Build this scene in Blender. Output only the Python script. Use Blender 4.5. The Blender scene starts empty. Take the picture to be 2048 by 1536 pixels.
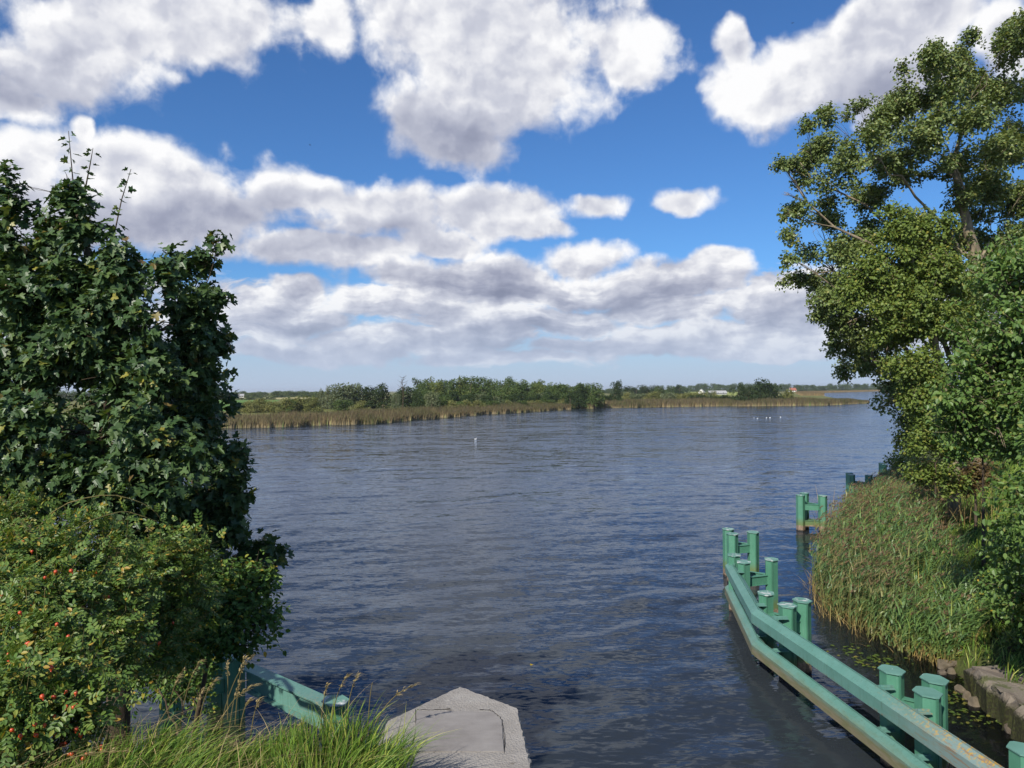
import bpy, math, random
import numpy as np
from mathutils import Vector, Matrix, Euler, noise as mnoise

rng = np.random.default_rng(11)
random.seed(11)
SC = bpy.context.scene
COL = SC.collection

# ------------------------------------------------------------------ camera
F = 1520.0
EYE = np.array([0.0, 0.0, 6.0])
PITCH = math.atan(12 / 1520)
ROLL = 0.007
cam = bpy.data.cameras.new("camera")
cam.sensor_width = 36.0
cam.lens = F / 2048 * 36.0
cam.clip_start = 0.1
cam.clip_end = 20000
camo = bpy.data.objects.new("camera", cam)
COL.objects.link(camo)
camo.location = EYE
camo.rotation_euler = (math.pi / 2 + PITCH, ROLL, 0)
SC.camera = camo
RM = np.array(Euler((math.pi / 2 + PITCH, ROLL, 0)).to_matrix())


def ray(px, py):
    return RM @ np.array([(px - 1024) / F, -(py - 768) / F, -1.0])


def G(px, py, z=0.0):
    """the point at height z seen at a photo position"""
    d = ray(px, py)
    return EYE + d * ((z - EYE[2]) / d[2])


def P(px, py, D):
    """the point at distance D ahead seen at a photo position"""
    d = ray(px, py)
    return EYE + d * (D / d[1])


SUN = np.array([-0.40, -0.66, 0.64])
SUN /= np.linalg.norm(SUN)

# ------------------------------------------------------------------ helpers


def tag(o, label=None, cat=None, group=None, kind=None):
    if label: o["label"] = label
    if cat: o["category"] = cat
    if group: o["group"] = group
    if kind: o["kind"] = kind
    return o


def empty(name, loc):
    o = bpy.data.objects.new(name, None)
    o.empty_display_size = 0.2
    COL.objects.link(o)
    o.location = [float(c) for c in loc]
    return o


def make_mesh(name, V, polys, attrs=None, smooth=False):
    V = np.asarray(V, dtype=np.float32)
    me = bpy.data.meshes.new(name)
    me.vertices.add(len(V))
    me.vertices.foreach_set("co", V.ravel())
    polys = [np.asarray(p, dtype=np.int32) for p in polys if len(p)]
    loops = np.concatenate([p.ravel() for p in polys])
    tot = np.concatenate([np.full(len(p), p.shape[1], dtype=np.int32) for p in polys])
    me.loops.add(len(loops))
    me.loops.foreach_set("vertex_index", loops)
    me.polygons.add(len(tot))
    st = np.concatenate([[0], np.cumsum(tot)[:-1]]).astype(np.int32)
    me.polygons.foreach_set("loop_start", st)
    me.polygons.foreach_set("use_smooth", np.full(len(tot), bool(smooth), dtype=bool))
    for k, a in (attrs or {}).items():
        at = me.attributes.new(k, 'FLOAT', 'POINT')
        at.data.foreach_set("value", np.asarray(a, dtype=np.float32))
    me.update(calc_edges=True)
    return me


def mobj(name, V, polys, mat, parent=None, attrs=None, smooth=False, world=True):
    """links one mesh object; V in world coordinates, made local to the parent"""
    V = np.asarray(V, dtype=np.float64)
    if parent is not None and world:
        V = V - np.array(parent.location)
    me = make_mesh(name, V, polys, attrs, smooth)
    o = bpy.data.objects.new(name, me)
    COL.objects.link(o)
    if mat: me.materials.append(mat)
    if parent is not None: o.parent = parent
    return o


def child(name, me, parent, loc=(0, 0, 0), rot=(0, 0, 0), scale=(1, 1, 1)):
    o = bpy.data.objects.new(name, me)
    COL.objects.link(o)
    if parent is not None: o.parent = parent
    o.location = [float(c) for c in loc]; o.rotation_euler = rot; o.scale = scale
    return o


class MB:
    def __init__(s):
        s.V = []; s.P = {}; s.n = 0

    def add(s, V, polys):
        V = np.asarray(V, dtype=np.float64)
        for p in polys:
            p = np.asarray(p, dtype=np.int64)
            if len(p): s.P.setdefault(p.shape[1], []).append(p + s.n)
        s.V.append(V); s.n += len(V)

    def prism(s, poly, axis0, axis1, u, v):
        """extrudes the 2-D polygon (coords along u, v) from axis0 to axis1"""
        poly = np.asarray(poly, float); k = len(poly)
        u = np.asarray(u, float); v = np.asarray(v, float)
        sec = poly[:, :1] * u + poly[:, 1:] * v
        V = np.vstack([np.asarray(axis0) + sec, np.asarray(axis1) + sec])
        q = [[i, (i + 1) % k, k + (i + 1) % k, k + i] for i in range(k)]
        s.add(V, [q, [list(range(k))[::-1]], [list(range(k, 2 * k))]])

    def box(s, lo, hi):
        (x0, y0, z0), (x1, y1, z1) = lo, hi
        s.prism([(x0, y0), (x1, y0), (x1, y1), (x0, y1)], (0, 0, z0), (0, 0, z1), (1, 0, 0), (0, 1, 0))

    def tube(s, pts, rad, sides=6):
        pts = np.asarray(pts, float); n = len(pts)
        rad = np.asarray(rad, float)
        t = np.gradient(pts, axis=0); t /= np.linalg.norm(t, axis=1)[:, None] + 1e-9
        ref = np.array([0.31, 0.17, 0.93]) if abs(t[0] @ np.array([0.31, 0.17, 0.93])) < 0.9 else np.array([1.0, 0, 0])
        a = np.cross(t, ref); a /= np.linalg.norm(a, axis=1)[:, None] + 1e-9
        b = np.cross(t, a)
        th = np.arange(sides) / sides * 2 * math.pi
        V = pts[:, None, :] + rad[:, None, None] * (np.cos(th)[None, :, None] * a[:, None, :] + np.sin(th)[None, :, None] * b[:, None, :])
        i = np.arange(n - 1)[:, None] * sides; j = np.arange(sides)[None, :]; j2 = (j + 1) % sides
        q = np.stack([i + j, i + j2, i + sides + j2, i + sides + j], -1).reshape(-1, 4)
        s.add(V.reshape(-1, 3), [q, [list(range((n - 1) * sides, n * sides))]])

    def get(s):
        return np.vstack(s.V), [np.vstack(v) for v in s.P.values()]

    def build(s, name, mat, parent=None, smooth=False, world=True):
        V, p = s.get()
        return mobj(name, V, p, mat, parent, smooth=smooth, world=world)


def nrm(a):
    return a / (np.linalg.norm(a, axis=-1, keepdims=True) + 1e-9)


# ------------------------------------------------------------------ material helpers
class NT:
    def __init__(s, tree):
        s.t = tree; s.t.nodes.clear()

    def n(s, kind, **kw):
        nd = s.t.nodes.new(kind)
        for k, v in kw.items(): setattr(nd, k, v)
        return nd

    def set(s, sock, v):
        if hasattr(v, "is_linked") or hasattr(v, "links"): s.t.links.new(v, sock)
        elif v is not None:
            try: sock.default_value = v
            except Exception: sock.default_value = tuple(v) + (1.0,)

    def math(s, op, a, b=None, c=None, clamp=False):
        nd = s.n("ShaderNodeMath", operation=op); nd.use_clamp = clamp
        s.set(nd.inputs[0], a)
        if b is not None: s.set(nd.inputs[1], b)
        if c is not None: s.set(nd.inputs[2], c)
        return nd.outputs[0]

    def vmath(s, op, a, b=None, c=None):
        nd = s.n("ShaderNodeVectorMath", operation=op)
        s.set(nd.inputs[0], a)
        if b is not None: s.set(nd.inputs[1], b)
        if c is not None: s.set(nd.inputs[2], c)
        return nd.outputs["Value"] if op in ("LENGTH", "DOT_PRODUCT", "DISTANCE") else nd.outputs[0]

    def noise(s, vec, scale, detail=4, rough=0.55, dist=0.0, color=False, dim='3D'):
        nd = s.n("ShaderNodeTexNoise", noise_dimensions=dim)
        if vec is not None: s.set(nd.inputs["Vector"], vec)
        nd.inputs["Scale"].default_value = scale
        nd.inputs["Detail"].default_value = detail
        nd.inputs["Roughness"].default_value = rough
        nd.inputs["Distortion"].default_value = dist
        return nd.outputs["Color" if color else "Fac"]

    def mix(s, fac, a, b, mode='MIX'):
        nd = s.n("ShaderNodeMix", data_type='RGBA', blend_type=mode)
        s.set(nd.inputs[0], fac); s.set(nd.inputs[6], a); s.set(nd.inputs[7], b)
        return nd.outputs[2]

    def step(s, x, lo, hi, a=0.0, b=1.0, smooth=True):
        nd = s.n("ShaderNodeMapRange", interpolation_type='SMOOTHSTEP' if smooth else 'LINEAR')
        s.set(nd.inputs[0], x)
        for i, v in zip((1, 2, 3, 4), (lo, hi, a, b)): s.set(nd.inputs[i], v)
        return nd.outputs[0]

    def ramp(s, fac, stops):
        nd = s.n("ShaderNodeValToRGB"); cr = nd.color_ramp
        while len(cr.elements) < len(stops): cr.elements.new(0.5)
        for e, (p, c) in zip(cr.elements, stops): e.position = p; e.color = tuple(c) + (1.0,)
        s.set(nd.inputs[0], fac)
        return nd.outputs[0]

    def bump(s, h, strength=0.3, dist=0.02):
        nd = s.n("ShaderNodeBump"); nd.inputs["Strength"].default_value = 1.0
        s.set(nd.inputs["Strength"], strength); nd.inputs["Distance"].default_value = dist
        s.set(nd.inputs["Height"], h)
        return nd.outputs[0]

    def out(s, sh):
        o = s.n("ShaderNodeOutputMaterial"); s.t.links.new(sh, o.inputs[0])


def material(name):
    m = bpy.data.materials.new(name); m.use_nodes = True
    return m, NT(m.node_tree)


def principled(t, color, rough=0.8, spec=0.3, normal=None, metallic=0.0):
    b = t.n("ShaderNodeBsdfPrincipled")
    t.set(b.inputs["Base Color"], color); t.set(b.inputs["Roughness"], rough)
    b.inputs["Specular IOR Level"].default_value = spec
    b.inputs["Metallic"].default_value = metallic
    if normal is not None: t.set(b.inputs["Normal"], normal)
    return b.outputs[0]


def leaf_mat(name, stops, rough=0.45, spec=0.35, trans=0.28, objvar=0.0, tint=(1.25, 1.15, 0.45)):
    m, t = material(name)
    g = t.n("ShaderNodeNewGeometry")
    r = g.outputs["Random Per Island"]
    if objvar:
        oi = t.n("ShaderNodeObjectInfo")
        r = t.math('MULTIPLY_ADD', t.math('SUBTRACT', oi.outputs["Random"], 0.5), objvar, r)
        r = t.math('ADD', r, 0.0, clamp=True)
    c = t.ramp(r, stops)
    sh = principled(t, c, rough, spec)
    tr = t.n("ShaderNodeBsdfTranslucent")
    t.set(tr.inputs[0], t.mix(1.0, c, tint, 'MULTIPLY'))
    mx = t.n("ShaderNodeMixShader"); mx.inputs[0].default_value = trans
    t.t.links.new(sh, mx.inputs[1]); t.t.links.new(tr.outputs[0], mx.inputs[2])
    t.out(mx.outputs[0])
    return m


def blade_mat(name, root, mid, tip, var, rough=0.6, spec=0.2, trans=0.25, patch=None, patch_scale=0.25):
    """grass and reeds: colour runs along the blade (attribute t), each blade varies"""
    m, t = material(name)
    a = t.n("ShaderNodeAttribute", attribute_name="t").outputs["Fac"]
    g = t.n("ShaderNodeNewGeometry"); r = g.outputs["Random Per Island"]
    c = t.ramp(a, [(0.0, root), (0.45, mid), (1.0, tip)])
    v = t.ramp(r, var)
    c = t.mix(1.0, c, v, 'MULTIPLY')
    if patch is not None:
        tc = t.n("ShaderNodeTexCoord").outputs["Object"]
        n = t.noise(tc, patch_scale, 3)
        f = t.math('MULTIPLY', t.step(n, 0.46, 0.66), t.step(r, 0.25, 0.85))
        c = t.mix(f, c, patch)
    sh = principled(t, c, rough, spec)
    tr = t.n("ShaderNodeBsdfTranslucent"); t.set(tr.inputs[0], c)
    mx = t.n("ShaderNodeMixShader"); mx.inputs[0].default_value = trans
    t.t.links.new(sh, mx.inputs[1]); t.t.links.new(tr.outputs[0], mx.inputs[2])
    t.out(mx.outputs[0])
    return m


def bark_mat(name, c1, c2, scale=6.0):
    m, t = material(name)
    tc = t.n("ShaderNodeTexCoord").outputs["Object"]
    st = t.vmath('MULTIPLY', tc, (1.0, 1.0, 0.25))
    n = t.noise(st, scale, 5, 0.6)
    c = t.mix(t.step(n, 0.35, 0.65), c1, c2)
    t.out(principled(t, c, 0.9, 0.15, t.bump(n, 0.6, 0.03)))
    return m


def plain_mat(name, c1, c2, scale=3.0, rough=0.8, spec=0.25, bump=0.2, bd=0.01):
    m, t = material(name)
    tc = t.n("ShaderNodeTexCoord").outputs["Object"]
    n = t.noise(tc, scale, 5, 0.6)
    t.out(principled(t, t.mix(t.step(n, 0.3, 0.7), c1, c2), rough, spec, t.bump(n, bump, bd)))
    return m


# ------------------------------------------------------------------ leaf templates
def mk_half(outline):
    k = len(outline)
    R = [(x, y, 0.22 * x - 0.12 * y * y) for x, y in outline]
    L = [(-x, y, 0.22 * x - 0.12 * y * y) for x, y in outline]
    V = np.array(R + L[1:-1])
    right = list(range(k))
    left = [0] + list(range(k, 2 * k - 2)) + [k - 1]
    return V, [np.array([right]), np.array([left[::-1]])]


T_MAPLE = mk_half([(0, 0), (0.22, -0.10), (0.50, -0.04), (0.36, 0.16), (0.64, 0.40), (0.38, 0.46), (0.17, 0.52), (0.24, 0.76), (0, 1.06)])
T_OVAL = mk_half([(0, 0), (0.26, 0.22), (0.30, 0.55), (0, 1.0)])
T_HEART = mk_half([(0, 0), (0.44, 0.14), (0.34, 0.55), (0, 1.0)])


def t_compound():
    V = []; A = []; B = []
    v0, p0 = mk_half([(0, 0), (0.27, 0.35), (0.22, 0.72), (0, 1.0)])
    n = 0
    spec = [(0, 0.78, 0, 0.36)]
    for y in (0.22, 0.46, 0.68):
        spec += [(0.0, y, 1.05, 0.33), (0.0, y, -1.05, 0.33)]
    for (x, y, ang, s) in spec:
        c, si = math.cos(ang), math.sin(ang)
        w = v0 * s
        V.append(np.stack([w[:, 0] * c + w[:, 1] * si + x, -w[:, 0] * si + w[:, 1] * c + y, w[:, 2] - 0.1 * y], 1))
        A.append(p0[0] + n); B.append(p0[1] + n); n += len(v0)
    return np.vstack(V), [np.vstack(A), np.vstack(B)]


T_ROSE = t_compound()


def leaves(T, pos, d, nor, size):
    tv, tp = T
    d = nrm(d); x = nrm(np.cross(d, nor)); n = np.cross(x, d)
    V = pos[:, None, :] + size[:, None, None] * (tv[None, :, 0:1] * x[:, None, :] + tv[None, :, 1:2] * d[:, None, :] + tv[None, :, 2:3] * n[:, None, :])
    k = len(tv); off = (np.arange(len(pos)) * k)[:, None, None]
    polys = [(p[None] + off).reshape(-1, p.shape[1]) for p in tp]
    return V.reshape(-1, 3), polys


def in_ball(n, shell=0.45):
    v = nrm(rng.normal(size=(n, 3)))
    r = (rng.uniform(shell ** 3, 1, n)) ** (1 / 3)
    return v * r[:, None]


def crown(clumps, twigs, per_twig, T, size, twig_len, anchor, droop=0.35, up=0.5, shell=0.45, sj=0.3, gap=0.0, gscale=1.0, sunward=0.0, sub=None):
    """leaves on twigs filling the clumps [(centre, radii)]; returns leaf mesh arrays and twig segments"""
    if sub:
        big = clumps; clumps = []
        for c, r in big:
            r = np.asarray(r)
            for b in in_ball(sub[0], 0.35):
                f = sub[1] * rng.uniform(0.7, 1.3)
                clumps.append((np.asarray(c) + b * r * 0.85, np.maximum(r * f, 0.08 if np.max(r) > .2 else 0.03)))
    w = np.array([(r[0] * r[1] * r[2]) ** 0.5 for _, r in clumps]); w /= w.sum()
    cnt = rng.multinomial(twigs, w)
    PP = []; OUT = []
    for (c, r), n in zip(clumps, cnt):
        b = in_ball(n, shell)
        PP.append(np.asarray(c) + b * np.asarray(r))
        OUT.append(b)
    p = np.vstack(PP); o = np.vstack(OUT)
    if gap > 0:
        keep = np.array([mnoise.noise(Vector(q * gscale)) > gap - 0.5 for q in p])
        p = p[keep]; o = o[keep]
    anchor = np.asarray(anchor)
    dirn = nrm(nrm(p - anchor) * 0.6 + o * 0.6 + rng.normal(size=p.shape) * 0.45 + np.array([0, 0, up]))
    L = twig_len * rng.uniform(0.6, 1.3, len(p))
    k = per_twig
    f = (np.arange(k) + rng.uniform(0, 1, (len(p), k))) / k
    lp = p[:, None, :] + dirn[:, None, :] * (f * L[:, None])[..., None]
    side = nrm(np.cross(np.repeat(dirn[:, None, :], k, 1), rng.normal(size=lp.shape)))
    ld = nrm(dirn[:, None, :] * 0.45 + side * 0.8 + np.array([0, 0, -droop]) + rng.normal(size=lp.shape) * 0.15)
    lp = lp + side * (size * 0.35)
    nor = nrm(rng.normal(size=lp.shape) * 0.55 + np.array([0, 0, 0.75]) + o[:, None, :] * 0.5 + SUN * sunward)
    sz = size * (1 + sj * rng.uniform(-1, 1, lp.shape[:2]))
    V, polys = leaves(T, lp.reshape(-1, 3), ld.reshape(-1, 3), nor.reshape(-1, 3), sz.ravel())
    return V, polys, (p, dirn, L)


def bez(a, b, c, n=6):
    t = np.linspace(0, 1, n)[:, None]
    return (1 - t) ** 2 * a + 2 * t * (1 - t) * b + t * t * c


def limbs(mb, trunk, trad, clumps, r0=0.35, subs=5, twig=None, twig_r=0.004, sides=7, rise=0.45):
    """trunk polyline, a limb to every clump, smaller boughs inside it, and some twigs"""
    trunk = np.asarray(trunk, float); trad = np.asarray(trad, float)
    tt = np.linspace(0, len(trunk) - 1, 4 * len(trunk))
    fine = np.stack([np.interp(tt, np.arange(len(trunk)), trunk[:, i]) for i in range(3)], 1)
    frad = np.interp(tt, np.arange(len(trunk)), trad)
    mb.tube(fine + rng.normal(size=fine.shape) * frad[:, None] * 0.12, frad, sides + 2)
    C = np.array([c for c, _ in clumps], float)
    K = min(len(C), max(3, int(len(C) ** 0.62)))
    sd = [int(np.argmin(C[:, 2]))]
    while len(sd) < K: sd.append(int(np.argmax(np.min(np.linalg.norm(C[:, None] - C[sd][None], axis=2), 1))))
    own = np.argmin(np.linalg.norm(C[:, None] - C[sd][None], axis=2), 1)
    for g, si in enumerate(sd):
        mem = [m_ for m_ in range(len(C)) if own[m_] == g]
        c = 0.5 * C[si] + 0.5 * C[mem].mean(0)
        hd = np.linalg.norm((c - fine)[:, :2], axis=1)
        i = int(np.argmin(np.abs(fine[:, 2] - (c[2] - rise * hd)) + 0.25 * hd))
        a = fine[i]; dist = np.linalg.norm(c - a)
        mid = (a + c) / 2 + np.array([0, 0, 0.10 * dist]) + rng.normal(size=3) * 0.08 * dist
        rr = min(frad[i] * r0 * 2.0, 0.020 * dist + 0.3 * frad[i])
        bough = bez(a, mid, c, 9); bough[1:] += rng.normal(size=(8, 3)) * 0.02 * dist
        mb.tube(bough, np.linspace(rr, rr * 0.18, 9), sides)
        for m_ in mem:
            e0 = C[m_]; r = np.asarray(clumps[m_][1])
            k = int(np.argmin(np.linalg.norm(bough - e0, axis=1) + np.linspace(0.5, 0, 9) * 0.2 * dist)); k = max(2, k - 1)
            st = bough[k]; L = np.linalg.norm(e0 - st)
            br = bez(st, (st + e0) / 2 + rng.normal(size=3) * 0.12 * L + np.array([0, 0, .06 * L]), e0, 6)
            r1 = min(rr * (1 - 0.65 * k / 8) * 0.5, 0.10 * max(r) + 0.008)
            mb.tube(br, np.linspace(r1, r1 * 0.35, 6), 6)
            for _ in range(subs):
                j = random.randint(2, 5)
                e = e0 + in_ball(1, 0.6)[0] * r * 0.95
                q = bez(br[j], (br[j] + e) / 2 + rng.normal(size=3) * 0.12 * np.linalg.norm(e - br[j]), e, 5)
                mb.tube(q, np.linspace(r1 * 0.40, r1 * 0.10 + 0.002, 5), 4)
    if twig is not None:
        p, d, L = twig
        for q, dd, l in zip(p, d, L):
            mb.tube([q - dd * l * 0.5, q + dd * l * 0.3, q + dd * l], [twig_r * 1.6, twig_r, twig_r * 0.5], 3)


def px_clumps(lst, D, zr=1.0, jit=0.0):
    """clumps given as (px, py, rx, ry[, D]) -> world ellipsoids of real size"""
    out = []
    for e in lst:
        d = e[4] if len(e) > 4 else D + random.uniform(-jit, jit)
        c = P(e[0], e[1], d); rx = e[2] * d / F; rz = e[3] * d / F
        out.append((c, (rx, zr * (rx + rz) / 2, rz)))
    return out


def blades(base, h, w, lean, nseg=4, side=None, curve=1.6, t0=0.0, t1=1.0):
    """bent tapering blades; lean is the horizontal offset of the tip"""
    n = len(base); s = np.linspace(0, 1, nseg + 1)
    if side is None:
        a = rng.uniform(0, 2 * math.pi, n); side = np.stack([np.cos(a), np.sin(a), np.zeros(n)], 1)
    ll = np.linalg.norm(lean, axis=1)
    zz = h[:, None] * (s - 0.35 * (ll / (h + 1e-6))[:, None].clip(0, 1.6) * s ** 2.2)
    c = base[:, None, :] + lean[:, None, :] * (s ** curve)[None, :, None]
    c[..., 2] += zz
    ww = w[:, None] * np.maximum(1 - s ** 1.8, 0.04)[None]
    V = np.stack([c - side[:, None, :] * ww[..., None], c + side[:, None, :] * ww[..., None]], 2)
    k = 2 * (nseg + 1)
    i = np.arange(nseg) * 2
    q = np.stack([i, i + 1, i + 3, i + 2], 1)
    polys = (q[None] + (np.arange(n) * k)[:, None, None]).reshape(-1, 4)
    tv = np.broadcast_to((t0 + (t1 - t0) * s)[None, :, None], (n, nseg + 1, 2)).ravel()
    return V.reshape(-1, 3), polys, tv


class BL:
    def __init__(s): s.V = []; s.P = []; s.T = []; s.n = 0

    def add(s, V, p, t):
        s.V.append(V); s.P.append(p + s.n); s.T.append(t); s.n += len(V)

    def build(s, name, mat, parent=None):
        return mobj(name, np.vstack(s.V), [np.vstack(s.P)], mat, parent, attrs={"t": np.concatenate(s.T)})


# ------------------------------------------------------------------ sky, clouds, sun
def build_world():
    w = bpy.data.worlds.new("World"); SC.world = w; w.use_nodes = True
    t = NT(w.node_tree)
    sky = t.n("ShaderNodeTexSky", sky_type='NISHITA'); sky.sun_disc = False
    sky.sun_elevation = math.asin(SUN[2]); sky.sun_rotation = math.atan2(SUN[0], SUN[1])
    sky.air_density = 1.0; sky.dust_density = 0.35; sky.ozone_density = 3.0
    g = t.n("ShaderNodeTexCoord").outputs["Generated"]
    sx = t.n("ShaderNodeSeparateXYZ"); t.set(sx.inputs[0], g)
    az = t.math('ARCTAN2', sx.outputs[0], sx.outputs[1])
    el = t.math('ARCSINE', sx.outputs[2])
    cm = t.n("ShaderNodeCombineXYZ"); t.set(cm.inputs[0], az); t.set(cm.inputs[1], el)
    p = cm.outputs[0]

    def azel(px, py):
        d = ray(px, py); d = d / np.linalg.norm(d)
        return math.atan2(d[0], d[1]), math.asin(d[2])

    wn = t.noise(p, 7.0, 4, 0.55, color=True, dim='2D')
    pw = t.vmath('MULTIPLY_ADD', t.vmath('SUBTRACT', wn, (0.5, 0.5, 0.5)), (0.07, 0.05, 0.0), p)

    def field(lst, k=0.25, src=pw):
        r = None
        for (cx, cy, rx, ry) in lst:
            a, e = azel(cx, cy); s = (F / rx, F / ry, 0.0)
            d = t.vmath('LENGTH', t.vmath('MULTIPLY_ADD', src, s, (-a * s[0], -e * s[1], 0.0)))
            r = d if r is None else t.math('SMOOTH_MIN', r, d, k)
        return r

    clouds = [(960, 60, 360, 150), (1010, 160, 330, 130), (920, 230, 230, 110), (1250, 110, 120, 120), (660, 60, 70, 80),
              (330, 20, 260, 110), (120, 140, 170, 80), (220, 60, 200, 90), (20, 190, 110, 60), (460, 40, 120, 70),
              (1530, 190, 140, 75), (1650, 150, 170, 75), (1790, 80, 150, 90), (1880, 30, 120, 60), (2010, 90, 60, 90), (1465, 105, 45, 60), (1760, 170, 180, 70),
              (290, 340, 190, 75), (20, 340, 110, 75), (180, 265, 28, 32), (330, 420, 300, 90), (60, 450, 160, 90),
              (600, 385, 150, 62), (760, 420, 240, 75), (950, 420, 250, 55), (1180, 405, 95, 38), (640, 500, 210, 42),
              (1385, 400, 82, 38), (880, 490, 110, 42), (960, 560, 220, 55), (1140, 520, 110, 48), (1060, 580, 240, 45), (1030, 455, 150, 35),
              (1440, 528, 70, 28), (1310, 575, 190, 45), (1400, 560, 110, 35), (1080, 640, 210, 38), (1330, 620, 160, 32),
              (1560, 625, 120, 35), (570, 640, 140, 45), (600, 590, 90, 30), (760, 610, 110, 30), (840, 680, 240, 30), (1560, 660, 180, 28), (1230, 690, 200, 20), (660, 700, 180, 22), (1450, 700, 160, 16), (1000, 715, 240, 16)]
    rmin = field(clouds, 0.14)
    # cloud relief: billowing noise whose grain gets finer towards the horizon
    hz = t.step(el, 0.02, 0.36, 1.0, 0.0, smooth=False)
    q = t.vmath('MULTIPLY', p, (1.0, 1.35, 0.0))
    off = (-0.011, 0.018, 0.0)

    def relief(v, lo, hi):
        a = t.noise(v, lo, 6, 0.50, 0.0, dim='2D')
        b = t.noise(v, hi, 6, 0.54, 0.0, dim='2D')
        return t.math('ADD', t.math('MULTIPLY', a, t.math('SUBTRACT', 1.0, hz)), t.math('MULTIPLY', b, hz))
    n0 = relief(q, 8.0, 20.0)
    n1 = relief(t.vmath('ADD', q, off), 8.0, 20.0)
    def billow(v):
        nd = t.n("ShaderNodeTexVoronoi", feature='SMOOTH_F1', voronoi_dimensions='2D'); t.set(nd.inputs["Vector"], v)
        nd.inputs["Scale"].default_value = 15.0; nd.inputs["Detail"].default_value = 1.6; nd.inputs["Roughness"].default_value = 0.6; nd.inputs["Smoothness"].default_value = 0.35
        return t.math('SUBTRACT', 1.0, nd.outputs["Distance"])
    wb = t.vmath('MULTIPLY_ADD', t.vmath('SUBTRACT', t.noise(p, 22.0, 4, 0.6, color=True, dim='2D'), (0.5, 0.5, 0.5)), (0.05, 0.05, 0.0), t.vmath('MULTIPLY', p, (1.0, 1.25, 0.0)))
    b0 = billow(wb); b1 = billow(t.vmath('ADD', wb, (-0.010, 0.015, 0.0)))
    na = t.noise(pw, 17.0, 7, 0.58, dim='2D')
    nb = t.noise(p, 4.2, 4, 0.5, dim='2D')
    f = t.math('MULTIPLY_ADD', t.math('SUBTRACT', b0, BILLOW_MEAN), 0.24, t.math('MULTIPLY', t.math('SUBTRACT', 1.0, rmin), 0.95))
    f = t.math('ADD', f, t.math('ADD', t.math('MULTIPLY', t.math('SUBTRACT', n0, 0.5), 0.75), t.math('ADD', t.math('MULTIPLY', t.math('SUBTRACT', na, 0.5), 0.60), t.math('MULTIPLY', t.math('SUBTRACT', nb, 0.5), 0.30))))
    # overhead and behind: a loose field of the same clouds
    ng = t.noise(t.vmath('MULTIPLY', g, (1, 1, 1.6)), 3.2, 6, 0.55)
    m = t.math('MAXIMUM', t.step(el, 0.47, 0.62), t.step(t.math('ABSOLUTE', az), 0.70, 0.9))
    fg = t.math('MULTIPLY_ADD', t.math('SUBTRACT', ng, 0.53), 4.5, t.math('MULTIPLY', t.math('SUBTRACT', m, 1.0), 4.0))
    f = t.math('MAXIMUM', f, fg)
    # the low bank: many small flat clouds close to the horizon
    lowv = t.vmath('MULTIPLY', pw, (7.0, 30.0, 0.0))
    nl = t.noise(lowv, 1.0, 6, 0.56, dim='2D')
    lowm = t.math('MULTIPLY', t.step(el, 0.0, 0.05), t.step(el, 0.11, 0.20, 1.0, 0.0))
    fl = t.math('MULTIPLY_ADD', t.math('SUBTRACT', nl, 0.37), 2.6, t.math('MULTIPLY', t.math('SUBTRACT', lowm, 1.0), 1.6))
    f = t.math('SMOOTH_MAX', f, fl, 0.2)
    f = t.math('MULTIPLY_ADD', t.step(el, 0.14, 0.24), -0.15, f)
    alpha = t.step(f, -0.13, 0.29)
    thin = t.noise(q, 4.5, 4, 0.5, dim='2D')
    # light: thin sunward edges white, thick undersides grey
    darks = [(880, 270, 230, 70), (1000, 310, 150, 45), (930, 575, 170, 30), (1050, 655, 170, 22), (760, 470, 260, 40), (300, 470, 260, 60), (90, 190, 150, 40), (600, 545, 160, 28),
             (1100, 690, 330, 22), (620, 665, 120, 22), (1560, 265, 170, 25), (480, 420, 160, 40), (1760, 200, 150, 50), (1300, 600, 160, 20), (640, 720, 300, 25)]
    lights = [(680, 120, 90, 110), (1480, 200, 90, 70), (1560, 130, 90, 50), (1300, 90, 80, 120), (280, 280, 120, 30), (30, 300, 80, 40), (600, 345, 120, 30), (900, 478, 90, 26), (1130, 505, 80, 28), (1440, 518, 60, 20), (1180, 210, 120, 60), (740, 345, 100, 30), (190, 260, 30, 30), (1010, 605, 120, 14), (700, 430, 90, 25)]
    dk = t.step(field(darks, 0.35), 0.15, 1.35, 1.0, 0.0)
    lt = t.step(field(lights, 0.35), 0.1, 1.4, 1.0, 0.0)
    nl1 = t.noise(t.vmath('ADD', lowv, (-0.10, 0.55, 0.0)), 1.0, 6, 0.56, dim='2D')
    lum = t.math('MULTIPLY_ADD', t.math('SUBTRACT', n0, n1), 0.85, 0.90)
    lum = t.math('MULTIPLY_ADD', t.math('SUBTRACT', b0, b1), 0.30, lum)
    lum = t.math('MULTIPLY_ADD', t.math('MULTIPLY', t.math('SUBTRACT', nl, nl1), lowm), 1.5, lum)
    lum = t.math('MULTIPLY_ADD', t.step(f, 0.10, 1.1), -0.24, lum)
    lum = t.math('MULTIPLY_ADD', lowm, -0.10, lum)
    lum = t.math('MULTIPLY_ADD', dk, -0.40, lum)
    lum = t.math('MULTIPLY_ADD', lt, 0.22, lum)
    lum = t.math('MULTIPLY_ADD', t.math('SUBTRACT', thin, 0.5), 0.14, lum)
    cc = t.ramp(t.math('ADD', lum, 0.0, clamp=True), [(0.0, (0.23, 0.255, 0.36)), (0.35, (0.36, 0.385, 0.50)), (0.7, (0.60, 0.62, 0.71)), (1.0, (0.98, 0.98, 0.99))])
    cc = t.vmath('SCALE', cc); cc.node.inputs["Scale"].default_value = 10.0
    base = t.mix(1.0, sky.outputs[0], SKY_TINT, 'MULTIPLY')
    col = t.mix(alpha, base, cc)
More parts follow.
